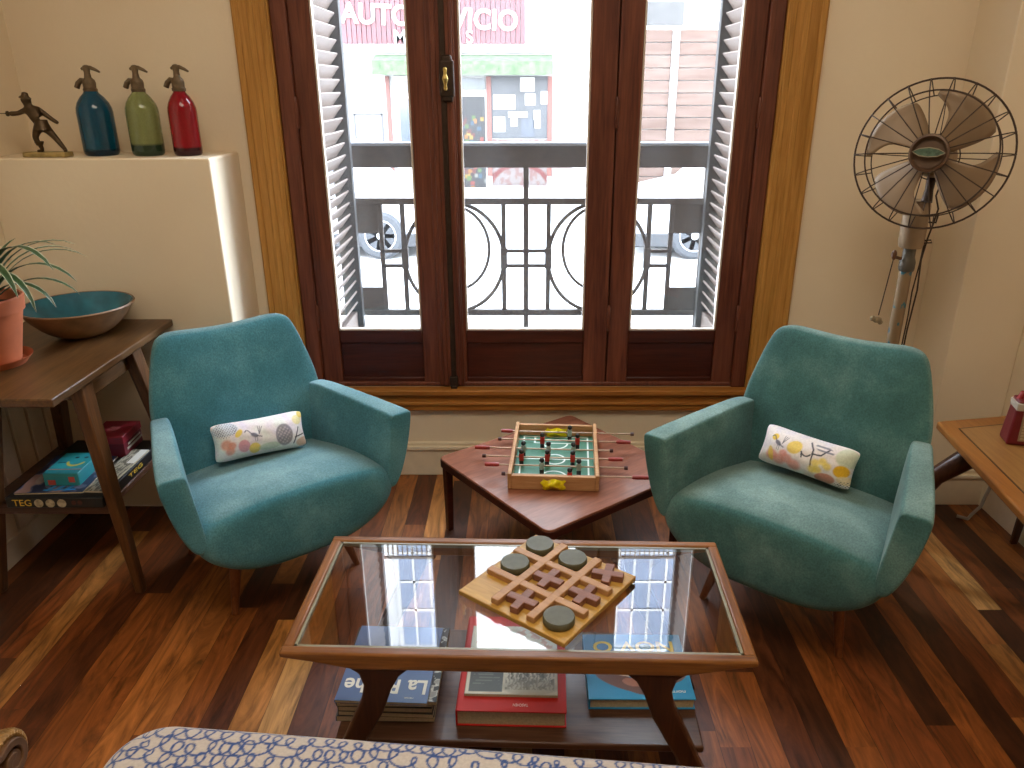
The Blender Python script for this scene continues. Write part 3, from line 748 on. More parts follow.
# ================================================================== COFFEE TABLE
ct = thing('coffee_table', 'glass topped teak coffee table with splayed legs and magazine shelf in the centre', 'coffee table', (-.010, 1.427, 0), R(-1.7))
HW, HD, TZ = .478, .214, .44
for s in (-1, 1):
    poly = [(-HW, TZ), (HW, TZ), (HW, TZ-.013), (.42, TZ-.022), (.33, TZ-.040), (-.33, TZ-.040), (-.42, TZ-.022), (-HW, TZ-.013)]
    a, b = sorted((s*HD, s*(HD-.024))); obj('long_rail', MB().prism(poly, a, b, 'y'), MAT['teak'], ct, bevel=.005, seg=3)
    a, b = sorted((s*HW, s*(HW-.024))); obj('end_rail', MB().box(a, b, -HD+.02, HD-.02, TZ-.022, TZ), MAT['teak_y'], ct, bevel=.005, seg=3)
obj('glass_top', MB().add([(-HW+.02, -HD+.02, TZ-.004), (HW-.02, -HD+.02, TZ-.004), (HW-.02, HD-.02, TZ-.004), (-HW+.02, HD-.02, TZ-.004)], [(0,1,2,3)]), MAT['tglass'], ct, smooth=False)
gl_e = MB(); e = .006
for s in (-1, 1):
    a, b = sorted((s*(HW-.024), s*(HW-.024-e))); gl_e.box(a, b, -HD+.024, HD-.024, TZ-.012, TZ-.003)
    a, b = sorted((s*(HD-.024), s*(HD-.024-e))); gl_e.box(-HW+.024, HW-.024, a, b, TZ-.012, TZ-.003)
obj('glass_edge', gl_e, plain('pale_glass_edge', '86836f', .25, 0, .1), ct)
for sx in (-1, 1):
    for sy in (-1, 1):
        pl = [(.215, .402), (.345, .402), (.322, .385), (.314, .355), (.322, .315), (.458, 0), (.424, 0), (.278, .285), (.258, .345), (.240, .38)]
        yy = sy*(HD-.020); obj('leg', MB().prism([(sx*a, z) for a, z in pl], yy-.016, yy+.016, 'y'), MAT['teak_d'], ct, bevel=.006, seg=3)
    obj('cross_bar', MB().box(sx*.36-.014, sx*.36+.014, -HD+.03, HD-.03, .113, .1375), MAT['teak_d'], ct, bevel=.003)
obj('shelf', MB().box(-.405, .405, -.155, .215, .138, .156), MAT['teak_s'], ct, bevel=.004)

# tic-tac-toe
bc, br_ = Vector((.053, 1.439, TZ+.001)), R(-37.6)
gt = thing('tic_tac_toe_board', 'square wooden noughts and crosses board with raised grid on the glass coffee table', 'board game', bc, br_)
MAT['bw'] = wood('pale_game_wood', '9c7434', 'c9a050', 0, 20, .4, .1, .02)
MAT['gridw'] = wood('grid_bar_wood', '9a7048', 'b98d60', 0, 20, .45, .1, .02)
MAT['xw'] = wood('brown_cross_wood', '6a4434', '94644f', 0, 30, .45, .1, .02)
MAT['ow'] = plain('grey_green_stone', '55543f', .55, 0, .15, 60)
HB = .143
obj('base_board', MB().box(-HB, HB, -HB, HB, 0, .012), MAT['bw'], gt, bevel=.002)
for s in (-1, 1):
    obj('grid_bar', MB().box(-HB*.93, HB*.93, s*.048-.010, s*.048+.010, .012, .026), MAT['gridw'], gt, bevel=.002)
    obj('grid_bar', MB().box(s*.048-.010, s*.048+.010, -HB*.93, HB*.93, .0122, .0265), MAT['gridw'], gt, bevel=.002)
def cell(i, j):   # i along x' (top->right), j from back
    v = Matrix.Rotation(br_, 3, 'Z') @ Vector(((i-1)*.096, (1-j)*.096, 0)); return (bc.x+v.x, bc.y+v.y, bc.z+.0122)
o0 = None
for (i, j, lb) in ((0, 0, 'round dark nought piece at the far corner of the game board'), (1, 0, 'round dark nought piece on the far right edge of the game board'),
                   (0, 1, 'round dark nought piece on the far left edge of the game board'), (2, 2, 'round dark nought piece alone at the near corner of the game board')):
    if o0 is None:
        o0 = obj('nought_piece', MB().lathe([(.001, 0), (.031, 0), (.034, .004), (.034, .014), (.032, .018), (.001, .0185)], 36), MAT['ow']); o = o0
    else: o = o0.copy(); COL.objects.link(o)
    o.location = cell(i, j); tag(o, lb, 'game piece', 'noughts on the game board')
x0_ = None
for (i, j, a, lb) in ((1, 1, 2, 'brown wooden cross piece in the middle square of the game board'), (2, 0, 20, 'brown wooden cross piece at the right corner of the game board, sitting askew'),
                      (2, 1, 0, 'brown wooden cross piece on the near right edge of the game board'), (1, 2, 4, 'brown wooden cross piece on the near left edge of the game board')):
    if x0_ is None:
        p = .010; q = .036
        cr = [(-p, -q), (p, -q), (p, -p), (q, -p), (q, p), (p, p), (p, q), (-p, q), (-p, p), (-q, p), (-q, -p), (-p, -p)]
        x0_ = obj('cross_piece', MB().prism(cr, 0, .016, 'z'), MAT['xw'], bevel=.0015); o = x0_
    else: o = x0_.copy(); COL.objects.link(o)
    o.location = cell(i, j); o.rotation_euler = (0, 0, br_+R(a)+R(2)); tag(o, lb, 'game piece', 'crosses on the game board')

# books on the shelf (local frame: x right, y away, base z=0); writing faces the far side
def book(name, label, cat, loc, rot, w, d, h, cover_mat, hard=True, group=None, top=None, pages=MAT['pages'], spine_left=True):
    t = thing(name, label, cat, loc, rot, group)
    c = .003 if hard else .0012; ins = .004 if hard else .0005
    mb = MB().box(-w/2, w/2, -d/2, d/2, 0, c).box(-w/2, w/2, -d/2, d/2, h-c, h)
    if spine_left: mb.box(-w/2-.001, -w/2+c, -d/2, d/2, 0, h)
    else: mb.box(w/2-c, w/2+.001, -d/2, d/2, 0, h)
    obj('cover', mb, cover_mat, t, bevel=.0008, seg=1)
    obj('pages', MB().box(-w/2+c, w/2-ins, -d/2+ins, d/2-ins, c, h-c), pages, t)
    if top:
        nx = 110; g = grid_mesh('cover_print', nx, int(nx*d/w), lambda u, v: (-w/2+.001+(w-.002)*u, -d/2+.001+(d-.002)*v, h+.0004), top)
        obj('cover_print', g, MAT['paper'], t)
    return t
def lettering(t, s, size, x, y, z, mat, width=None, flip=True, name='lettering', bold=0.):
    M = Tm(x, y, z) @ (Rm(180, 'Z') if flip else Matrix.Identity(4))
    return obj(name, text_mesh(s, size, .0002, width, M, bold), mat, t, smooth=False)
SZ = .1565
MAT['mag_blue'] = plain('slate_blue_cover', '4f6391', .4, 0, .05); MAT['mag_dark'] = plain('dark_cover', '28241f', .45, 0, .2); MAT['mag_grey'] = plain('brown_grey_cover', '4a443c', .5, 0, .2)
MAT['mag_pale'] = plain('pale_cover', 'a8a294', .5, 0, .1); MAT['redbook'] = plain('red_cover', 'c01a0b', .6, 0, .05); MAT['bluebook'] = plain('cyan_blue_cover', '1f84b4', .35, 0, .06)
MAT['yel'] = plain('yellow_ink', 'd9b23a', .5, 0, .05)
CTR = R(-1.7)
zz = SZ
for (nm, lb, w, d, h, x, y, r, mat) in (('magazine', 'thick black magazine at the bottom of the left stack under the glass table', .222, .25, .015, -.314, 1.456, 1, MAT['mag_dark']),
        ('magazine', 'dark magazine with pale page edge, second from the bottom of the left stack', .215, .25, .012, -.308, 1.454, -1, MAT['mag_grey']),
        ('magazine', 'brown magazine, third from the bottom of the left stack under the glass table', .212, .25, .013, -.311, 1.456, 0, MAT['mag_grey']),
        ('magazine', 'black magazine with small pale spine writing just under the patterned one', .215, .25, .0155, -.314, 1.457, 1, MAT['mag_dark'])):
    t = book(nm, lb, 'magazine', (x, y, zz), CTR+R(r), w, d, h, mat, False, 'magazines in the left stack under the coffee table', pages=MAT['pages'])
    if nm == 'magazine' and h == .0155:
        obj('lettering', text_mesh('SICARDI', .009, .0002, .06, Tm(.01, -.1255, .008) @ Rm(90, 'X')), MAT['white'], t, smooth=False)
    zz += h+.0006
def bwpat(U, V):
    nz = vnoise(U, V*1.4, 9, 2, 3); c = np.zeros((len(U), 3))+np.array(lin('26262a'))
    return paint(paint(c, (nz > .05).astype(float), 'c9c5bd', .9), (nz > .3).astype(float), '7d7a76', .8)
book('magazine', 'magazine with black and white mottled cover sticking out under the blue one', 'magazine', (-.300, 1.447, zz), CTR, .215, .25, .010, MAT['mag_dark'], False, None, bwpat); zz += .0112
t = book('magazine', 'slate blue magazine with large white title on top of the left stack', 'magazine', (-.312, 1.436, zz), CTR+R(-1), .205, .25, .008, MAT['mag_blue'], False)
lettering(t, 'La Ruche', .060, .0, -.076, .0083, MAT['white'], .188, bold=.0012); lettering(t, 'ARTE', .016, -.01, -.014, .0083, MAT['yel'], .09); lettering(t, 'revue', .009, .06, -.112, .0083, MAT['white'])
t = book('book', 'thick red hardback book in the middle of the shelf under the glass', 'book', (-.026, 1.478, SZ), CTR, .247, .325, .044, MAT['redbook'])
lettering(t, 'TASCHEN', .011, .02, -.142, .0443, MAT['white'], .034)
def etching(U, V):
    c = np.zeros((len(U), 3))+np.array(lin('cfc8b8'))
    nz = vnoise(U, V, 14, 4, 3)
    c = paint(c, ((U > .03) & (U < .40) & (V < .55) & (V > .03)).astype(float), '4c4d48'); c = paint(c, ((U > .07) & (U < .36) & (np.sin(V*150) > .2) & (V < .45) & (V > .12)).astype(float)*(nz > -.1), '8a8a80', .5)
    d = ((U > .43) & (U < .97) & (V > .06) & (V < .6)).astype(float)
    c = paint(c, d*(np.sin(U*140+nz*6) > 0), '6a665c', .75); c = paint(c, d*(nz > .15), '3c3a34', .7); c = paint(c, ell(U, V, .7, .1, .33, .12), '8d887a', .5)
    return paint(c, ((U > .05) & (U < .95) & (V > .65) & (V < .95) & (nz > .1)).astype(float), 'b96a5a', .6)
book('booklet', 'grey etching booklet lying on top of the red hardback book', 'booklet', (-.028, 1.476, SZ+.0448), CTR+R(0), .212, .235, .007, MAT['mag_pale'], False, None, etching)
def bluecov(U, V):
    c = np.zeros((len(U), 3))+np.array(lin('1c86b6')); c = paint(c, np.clip((V-.35)*3, 0, 1), '1c5f86', .8)
    for x, y, rx, ry, rt, h in ((.34, .24, .30, .10, -.5, '6d4a42'), (.46, .15, .15, .07, -.5, '6d4a42'), (.43, .24, .1, .06, -.3, 'a87262'), (.86, .3, .13, .06, .6, '6d4a42'), (.3, .40, .1, .05, 0, 'b07a64'), (.86, .40, .07, .05, 0, 'b98a74'), (.6, .36, .3, .05, 0, 'd0b8a4')):
        c = paint(c, ell(U, V, x, y, rx, ry, rt, .06), h)
    return c
t = book('book', 'cyan blue book with brown figure and yellow title at the right end of the shelf', 'book', (.270, 1.478, SZ), CTR+R(1.5), .245, .222, .030, MAT['bluebook'], True, None, bluecov)
lettering(t, 'NOV O', .055, .0, .066, .0308, MAT['yel'], .2, bold=.001); lettering(t, 'norma', .014, .080, -.088, .0308, MAT['white'], .045)

# ================================================================== LOW TABLE + FOOSBALL
lt = thing('low_square_table', 'low red-brown square table turned diamond-wise under the window', 'side table', (.122, 2.329, 0), R(37.5))
def rsq(h, r, n=5):
    pts = []
    for cx, cy, a0 in ((h-r, h-r, 0), (-h+r, h-r, 90), (-h+r, -h+r, 180), (h-r, -h+r, 270)):
        for k in range(n+1): a = R(a0+90*k/n); pts.append((cx+r*math.cos(a), cy+r*math.sin(a)))
    return pts
obj('table_top', MB().prism(rsq(.303, .026), .262, .29, 'z'), MAT['redwood'], lt, bevel=.003)
obj('edge_band', MB().prism(rsq(.3045, .027), .258, .284, 'z'), MAT['redwood_d'], lt, bevel=.002)
for sx in (-1, 1):
    for sy in (-1, 1):
        q = .280; pl = [(sx*q-.014, sy*q-.014), (sx*q+.014, sy*q-.014), (sx*q+.014, sy*q+.014), (sx*q-.014, sy*q+.014)]
        obj('leg', MB().loft([[Vector((a, b, .26)) for a, b in pl], [Vector((sx*q+(a-sx*q)*.75, sy*q+(b-sy*q)*.75, 0)) for a, b in pl]]), MAT['redwood_d'], lt, bevel=.003)
fs = thing('tabletop_foosball_game', 'small wooden tabletop foosball game with red handled rods on the low table', 'foosball game', (.102, 2.352, .2905), R(-3.5))
MAT['plyw'] = wood('foosball_ply', '9a6c44', 'c09468', 0, 20, .5, .1, .02); MAT['redh'] = plain('red_handle', '8e2219', .35, 0, .1)
MAT['rodm'] = plain('rod_metal', 'a08468', .4, .3, .1); MAT['plred'] = plain('red_player', 'a5281f', .45, 0, .1); MAT['plwh'] = plain('grey_player', '8f9d93', .5, 0, .1); MAT['plblk'] = plain('dark_player', '1d1c1c', .5)
fw, fd, fh = .146, .202, .055
bx = MB().box(-fw, -fw+.013, -fd, fd, 0, fh).box(fw-.013, fw, -fd, fd, 0, fh).box(-fw+.013, fw-.013, -fd, -fd+.012, 0, fh-.006).box(-fw+.013, fw-.013, fd-.012, fd, 0, fh-.006)
obj('box_frame', bx, MAT['plyw'], fs, bevel=.002)
def pitch(U, V):
    c = np.zeros((len(U), 3))+np.array(lin('3c6f56')); y = V*1.4
    for p in ([(.07, .05), (.93, .05), (.93, 1.35), (.07, 1.35), (.07, .05)], [(.07, .70), (.93, .70)], arc(.5, .7, .13, 0, 360, 40), [(.22, .05), (.22, .22), (.78, .22), (.78, .05)], [(.22, 1.35), (.22, 1.16), (.78, 1.16), (.78, 1.35)], arc(.5, .22, .16, 0, 180), arc(.5, 1.16, .16, 180, 360)):
        c = paint(c, stroke(U, y, p, .013), 'd8e0d6')
    return c
obj('pitch', grid_mesh('pitch', 110, 150, lambda u, v: (-fw+.013+2*(fw-.013)*u, -fd+.012+2*(fd-.012)*v, .008), pitch), MAT['paper'], fs)
def goalbag(y, s):
    def pos(u, v):
        w = .075*(1-.25*(v-.5)**2); bl = math.sin(PI*u)*math.sin(PI*v)
        return ((u-.5)*w+.004*math.sin(9*v), y-s*(.004+.014*bl+.003*math.sin(14*u)), .006+.034*v+.004*math.sin(11*u+2))
    return grid_mesh('goal_bag', 24, 14, pos, lambda U, V: np.zeros((len(U), 3))+np.array(lin('d6c412')))
MAT['bagy'] = painted('yellow_plastic', .3, .1)
obj('goal_bag', goalbag(-fd, 1), MAT['bagy'], fs); obj('goal_bag', goalbag(fd-.016, 1), MAT['bagy'], fs)
def player(x, y, z, red):
    b = MB().box(x-.008, x+.008, y-.005, y+.005, z-.014, z+.012)
    k = MB().sphere((x, y, z+.020), .0085, n=10, m=7).box(x-.007, x+.007, y-.005, y+.006, z-.032, z-.014)
    return b, k
RZ = .040
for yy, hx0, hx1, cap, pl, red in ((-.175, .251, .303, -.161, [.052], True), (-.112, -.180, -.228, .235, [-.04, .0815], False), (-.052, .18, .227, -.237, [-.111, -.0245, .061], True),
                                (.012, -.224, -.275, .193, [-.108, -.022, .063], False), (.082, .213, .263, -.196, [-.046, .0775], True), (.150, -.155, -.197, .273, [.05], False)):
    rod = obj('rod', MB().tube([(hx0, yy, RZ), (cap, yy, RZ)], .0028, 8), MAT['rodm'], fs)
    obj('handle', MB().tube([(hx0, yy, RZ), (hx0+(hx1-hx0)*.3, yy, RZ), (hx1, yy, RZ)], [.006, .0075, .0065], 10), MAT['redh'], rod)
    obj('end_cap', MB().tube([(cap-.006, yy, RZ), (cap+.006, yy, RZ)], .0065, 10), MAT['redwood_d'], rod)
    for x in pl:
        b_, k_ = player(x, yy, RZ, red)
        obj('player', b_, MAT['plred'] if red else MAT['plwh'], rod, bevel=.002); obj('player_head_and_feet', k_, MAT['plblk'], rod)

# ================================================================== LEFT SIDE TABLE
st = thing('side_table', 'dark walnut side table with slanted legs and low shelf against the left wall', 'side table', (-1.46, 2.17, 0))
obj('table_top', MB().box(-.245, .247, -.36, .362, .722, .746), MAT['walnut'], st, bevel=.004)
obj('apron', MB().box(.185, .205, -.16, .14, .655, .715), MAT['walnut'], st, bevel=.003)
obj('end_apron', MB().box(-.21, .2, -.175, -.157, .665, .715).box(-.21, .2, .125, .143, .665, .715), MAT['teak_s'], st, bevel=.003)
for sx in (-1, 1):
    for y0, y1 in ((-.175, -.15), (.12, .30)):
        xt, xb = (.212, .243) if sx > 0 else (-.045, -.200)
        def sec(f, z):
            x = xt+(xb-xt)*f; y = y0+(y1-y0)*f; wx = .019*(1-f)+.013*f; wy = .030*(1-f)+.014*f
            return [Vector((x-wx, y-wy, z)), Vector((x+wx, y-wy, z)), Vector((x+wx, y+wy, z)), Vector((x-wx, y+wy, z))]
        obj('leg', MB().loft([sec(0, .722), sec(.5, .36), sec(1, 0)]), MAT['walnut_v'], st, bevel=.004)
obj('shelf', MB().box(-.165, .213, -.165, .235, .306, .326).box(-.165, .213, -.168, -.15, .292, .326), MAT['teak_s'], st, bevel=.003)
sz = .3265
# things on the shelf
tg = thing('board_game_box', 'flat black board game box with yellow lettering on the side table shelf', 'board game', (-1.390, 2.185, sz), 0)
obj('box', MB().box(-.148, .140, -.205, .19, 0, .034), MAT['black'], tg, bevel=.003)
obj('lettering', text_mesh('TEG',   .030, .0005, .055, Tm(-.100, -.2055, .016) @ Rm(90, 'X')), MAT['yel'], tg, smooth=False)
for k in range(3):
    obj('medallion', MB().lathe([(.001, 0), (.0135, 0), (.0135, .001), (.001, .001)], 24, M=Tm(-.050+k*.034, -.2052, .016) @ Rm(90, 'X')), plain('cream_medallion', 'a89c80', .6, 0, .4, 90), tg)
obj('medallion', MB().lathe([(.001, 0), (.007, 0), (.007, .001), (.001, .001)], 20, M=Tm(.054, -.2052, .018) @ Rm(90, 'X')).lathe([(.001, 0), (.007, 0), (.007, .001), (.001, .001)], 20, M=Tm(.072, -.2052, .018) @ Rm(90, 'X')), MAT['fr_red'], tg)
obj('side_lettering', text_mesh('TEG', .018, .0005, .09, Tm(.1405, 0, .017) @ Rm(90, 'Z') @ Rm(90, 'X')), MAT['yel'], tg, smooth=False)
def comic(U, V):
    c = np.zeros((len(U), 3))+np.array(lin('2a3350')); nz = vnoise(U, V, 5, 8, 2)
    c = paint(c, (nz > .1).astype(float), '6a6f88', .8); c = paint(c, (nz > .35).astype(float), 'a87f6a', .8)
    c = paint(c, ell(U, V, .2, .4, .1, .2), 'a89a90', .8)
    for x in (.45, .58, .72): c = paint(c, stroke(U, V, [(x, .06), (x+.05, .14)], .035), '2f8fd0')
    return paint(c, stroke(U, V, [(.4, .06), (.85, .06)], .02), '2f8fd0')
z1 = sz+.0345
book('magazine', 'blue comic magazine under the teal box on the side table shelf', 'magazine', (-1.425, 2.125, z1), R(3), .20, .25, .006, plain('navy_cover', '2a3350', .4), False, None, comic)
def grey2(U, V):
    c = np.zeros((len(U), 3))+np.array(lin('5e5b4e')); nz = vnoise(U, V, 9, 3, 2); c = paint(c, (nz > 0).astype(float), 'b3ac98', .8)
    return paint(c, ((U > .55) & (V > .65)).astype(float), 'd8d6cc')
book('magazine', 'narrow grey and cream magazine at the right edge of the side table shelf', 'magazine', (-1.284, 2.15, z1), R(-2), .058, .28, .005, MAT['mag_pale'], False, None, grey2)
tb = thing('game_box', 'small teal cardboard game box with a smiling yellow face on the side table shelf', 'game box', (-1.400, 2.110, z1+.0065), R(2))
obj('box', MB().box(-.052, .052, -.07, .07, 0, .042), plain('teal_card', '2c8f96', .4, 0, .06), tb, bevel=.002)
def face(U, V):
    c = np.zeros((len(U), 3))+np.array(lin('2f9ba0')); c = paint(c, ((V < .17)).astype(float), '25828c'); c = paint(c, ((V > .16) & (V < .19)).astype(float), 'c06a58')
    c = paint(c, stroke(U, V, arc(.62, .62, .26, 200, 335), .045), 'd8c34a'); c = paint(c, ell(U, V, .5, .76, .07, .05), '1d2f33'); c = paint(c, ell(U, V, .78, .76, .07, .05), '1d2f33')
    return paint(c, stroke(U, V, [(.12, .5), (.3, .52)], .03), '1d4f55')
obj('lid_print', grid_mesh('lid_print', 50, 70, lambda u, v: (-.05+.1*u, -.068+.136*v, .0424), face), MAT['paper'], tb)
obj('figure_print', MB().box(-.04, -.018, -.0708, -.07, .004, .02).box(.022, .04, -.0708, -.07, .012, .03), plain('red_print', 'b3473a', .5), tb)
rb = thing('game_box', 'dark red box at the back of the side table shelf', 'game box', (-1.362, 2.305, z1+.0002), R(2))
obj('box', MB().box(-.055, .055, -.065, .065, 0, .072), plain('dark_red_card', '5e1420', .4, 0, .15), rb, bevel=.002)
obj('lid_edge', MB().box(-.057, .057, -.067, .067, .048, .0735), plain('crimson_card', '7d1a26', .4, 0, .15), rb, bevel=.002)
obj('stripe_print', MB().box(  .0572, .0576, -.05, .06, .02, .028).box(  .0572, .0576, -.04, .05, .034, .040), MAT['mag_pale'], rb)
obj('seal_print', MB().lathe([(.001, 0), (.02, 0), (.02, .0006), (.001, .0006)], 24, (.0, 0, .0736)), plain('dull_rose_print', '9a4a4a', .5), rb)
# bowl
MAT['bowl_in'] = plain('teal_glaze', '1f6478', .25, 0, .35, 14); MAT['bowl_out'] = plain('brown_stoneware', '84684a', .55, 0, .35, 16, .05)
bw = thing('ceramic_bowl', 'wide shallow stoneware bowl with teal glaze inside on the left side table', 'bowl', (-1.425, 2.358, .7465))
def bz(r): return .018+.082*(r/.165)**2.0
outer = [(.001, 0), (.055, 0), (.06, .006)]+[(.08, .010), (.10, .022), (.12, .039), (.14, .062), (.155, .083), (.164, .097)]
obj('bowl_body', MB().lathe(outer+[(.167, .098), (.165, .102), (.160, .101)], 56, cap=False), MAT['bowl_out'], bw)
obj('glaze', MB().lathe([(.001, .012), (.04, .014), (.07, .019), (.098, .033), (.122, .054), (.146, .082), (.1605, .101)], 56, cap=False), MAT['bowl_in'], bw)
# spider plant
MAT['terra'] = plain('terracotta', 'a85a34', .75, 0, .12, 18, .03)
PX, PY = -1.525, 2.075
sc = obj('plant_saucer', MB().lathe([(.001, 0), (.078, 0), (.093, .022), (.097, .024), (.094, .019), (.080, .006), (.001, .006)], 44, cap=False), MAT['terra']); sc.location = (PX, PY, .7465)
tag(sc, 'round terracotta saucer under the spider plant pot on the left side table', 'saucer')
pp = thing('potted_spider_plant', 'spider plant with striped leaves in a terracotta pot at the left edge', 'plant', (PX, PY, .7535))
obj('pot', MB().lathe([(.001, 0), (.066, 0), (.098, .150), (.104, .150), (.108, .188), (.104, .192), (.098, .190), (.094, .155), (.09, .15)], 48, cap=False), MAT['terra'], pp)
obj('soil', MB().lathe([(.001, .160), (.093, .160), (.093, .150), (.001, .15)], 32), plain('dark_soil', '2b1d14', .95, 0, .4, 60, .3), pp)
lv, lf, lc = [], [], []
rnd = random.Random(5)
def leaf(az, L, lift, droop, w, roll=0.):
    """an arching strap leaf; az direction, lift initial slope, droop total bend"""
    base = Vector((.02*math.cos(az), .02*math.sin(az), .158)); d = Vector((math.cos(az), math.sin(az), 0)); sd = Vector((-math.sin(az), math.cos(az), 0))
    N = 12; p = base.copy(); o = len(lv); ang = lift
    for k in range(N+1):
        f = k/N; ww = w*min(1, .55+f*1.4)*(1-f**3)**.7+.0006
        for q, h in ((-1, 'd6dcc4'), (-.7, '34502a'), (0, '2a4423'), (.7, '34502a'), (1, 'd6dcc4')):
            lv.append(tuple(p+sd*q*ww+Vector((0, 0, .25*abs(q)*ww)))); lc.append(lin(h))
        p = p+(d*math.cos(ang)+Vector((0, 0, 1))*math.sin(ang))*(L/N); ang -= droop/N*(.5+1.2*f)
    for k in range(N):
        for q in range(4): a = o+k*5+q; lf.append((a, a+1, a+6, a+5))
for az, L, lift, droop, w in ((-4, .34, 72, 92, .014), (10, .35, 70, 96, .013), (-22, .42, 72, 128, .016), (-38, .38, 68, 140, .015), (-8, .36, 58, 110, .014), (22, .34, 64, 104, .012), (-50, .34, 66, 170, .015), (38, .33, 68, 112, .012), (-68, .28, 64, 195, .015), (-14, .29, 50, 120, .012), (-30, .36, 62, 150, .013), (2, .30, 46, 100, .012)):
    leaf(R(az), L, R(lift), R(droop), w)
for k in range(22): leaf(rnd.uniform(R(60), R(300)), rnd.uniform(.2, .30), R(rnd.uniform(55, 85)), R(rnd.uniform(60, 140)), rnd.uniform(.008, .011))
lm = bpy.data.meshes.new('foliage'); lm.from_pydata([(max(a, XL+.03-PX), min(b, 2.50-PY), c) for a, b, c in lv], [], lf); colour_attr(lm, lc)
obj('foliage', lm, painted('variegated_leaf', .45, .12), pp)

# ================================================================== SIPHON BOTTLES + STATUETTE ON THE LEDGE
MAT['siphon_metal'] = plain('tarnished_pewter', '6b5b45', .45, .55, .25, 60)
def siphon(x, y, r, h, mat, label, rz=0.):
    t = thing('soda_siphon', label, 'soda siphon', (x, y, 1.2775), R(rz))
    pr = [(.001, 0), (r*.86, 0), (r*.97, .006), (r, .016), (r, h*.66), (r*.97, h*.73), (r*.86, h*.81), (r*.66, h*.89), (r*.44, h*.95), (r*.34, h), (.001, h)]
    obj('glass_bottle', MB().lathe(pr, 40), mat, t)
    hd = MB().lathe([(.001, h-.006), (.021, h-.006), (.022, h+.002), (.019, h+.006), (.020, h+.022), (.018, h+.030), (.011, h+.037), (.009, h+.052), (.011, h+.062), (.010, h+.072), (.004, h+.075), (.001, h+.075)], 24)
    hd_o = obj('siphon_head', hd, MAT['siphon_metal'], t)
    obj('spout', MB().tube([(-.010, 0, h+.024), (-.024, 0, h+.028), (-.034, 0, h+.020), (-.041, 0, h+.006)], [.010, .009, .0085, .0085], 12), MAT['siphon_metal'], hd_o)
    obj('lever', MB().tube([(-.016, 0, h+.062), (-.004, 0, h+.067), (.012, 0, h+.067), (.028, 0, h+.060), (.040, 0, h+.053)], [.004, .007, .006, .005, .003], 10), MAT['siphon_metal'], hd_o)
    return t
siphon(-1.408, 2.655, .055, .203, tinted_glass('blue_glass', '0d5270', '0a2a40', .02), 'blue glass soda siphon on the white wall ledge', 4)
siphon(-1.253, 2.655, .051, .203, tinted_glass('green_glass', '8f9a63', '2f4632', .036), 'pale green glass soda siphon between the blue and red ones on the ledge', -4)
siphon(-1.121, 2.655, .045, .205, tinted_glass('red_glass', 'a01524', '3a0c12', .026), 'red glass soda siphon nearest the window on the ledge', -2)

fg = thing('fencer_statuette', 'bronze fencer statuette lunging with a sword on a marble base on the ledge', 'statuette', (-1.552, 2.59, 1.2775))
MAT['bronze'] = plain('brown_bronze', '4a3820', .42, .5, .3, 50)
obj('base', MB().box(-.068, .070, -.026, .026, 0, .016), plain('yellow_marble', '9a8550', .4, 0, .35, 40), fg, bevel=.003)
J = {'pel': (0, 0, .092, .014), 'chest': (-.018, 0, .128, .017), 'neck': (-.026, 0, .148, .007), 'head': (-.029, -.002, .163, .014), 'crown': (-.031, -.002, .176, .013),
     'shl': (-.036, -.006, .137, .008), 'ell': (-.058, -.008, .127, .006), 'hal': (-.085, -.010, .126, .007), 'shr': (-.002, .006, .138, .008), 'elr': (.026, .010, .112, .006), 'har': (.046, .012, .097, .005),
     'hpl': (-.012, -.006, .084, .011), 'knl': (-.020, -.014, .056, .008), 'anl': (-.010, -.008, .030, .006), 'ftl': (-.009, -.008, .019, .006), 'tol': (-.024, -.012, .018, .004),
     'hpr': (.010, .006, .084, .011), 'knr': (.032, .008, .052, .008), 'anr': (.050, .008, .024, .0055), 'ftr': (.053, .008, .018, .005), 'tor': (.058, -.008, .0175, .004)}
E_ = ('pel chest', 'chest neck', 'neck head', 'head crown', 'chest shl', 'shl ell', 'ell hal', 'chest shr', 'shr elr', 'elr har', 'pel hpl', 'hpl knl', 'knl anl', 'anl ftl', 'ftl tol', 'pel hpr', 'hpr knr', 'knr anr', 'anr ftr', 'ftr tor')
def skin(J, E, root, sub=2):
    ks = list(J); me = bpy.data.meshes.new('skin'); me.from_pydata([J[k][:3] for k in ks], [tuple(ks.index(q) for q in e.split()) for e in E], [])
    o = bpy.data.objects.new('skin', me); COL.objects.link(o)
    o.modifiers.new('s', 'SKIN'); 
    for i, k in enumerate(ks):
        sv = me.skin_vertices[0].data[i]; sv.radius = (J[k][3], J[k][3]); sv.use_root = (k == root)
    u = o.modifiers.new('u', 'SUBSURF'); u.levels = sub; u.render_levels = sub
    m = bake(o); bpy.data.objects.remove(o); return m
SF = 1.06
J = {k: (v[0]*SF, v[1]*SF, .017+(v[2]-.017)*SF, v[3]*1.22) for k, v in J.items()}
fb = obj('figure', skin(J, E_, 'pel'), MAT['bronze'], fg, sub=0, angle=80)
obj('hat', MB().lathe([(.001, .020), (.008, .018), (.011, .008), (.017, .003), (.018, .001), (.001, 0)], 18, M=Tm(-.033, -.002, .178) @ Rm(10, 'Y')), MAT['bronze'], fg)
obj('tunic_skirt', MB().lathe([(.019, .114), (.021, .102), (.028, .084), (.024, .086), (.014, .104)], 18, M=Tm(0, 0, 0), cap=False), MAT['bronze'], fg)
obj('boot_cuff', MB().lathe([(.009, .036), (.014, .047), (.013, .049), (.008, .04)], 14, (-.014, -.010, 0), cap=False), MAT['bronze'], fg)
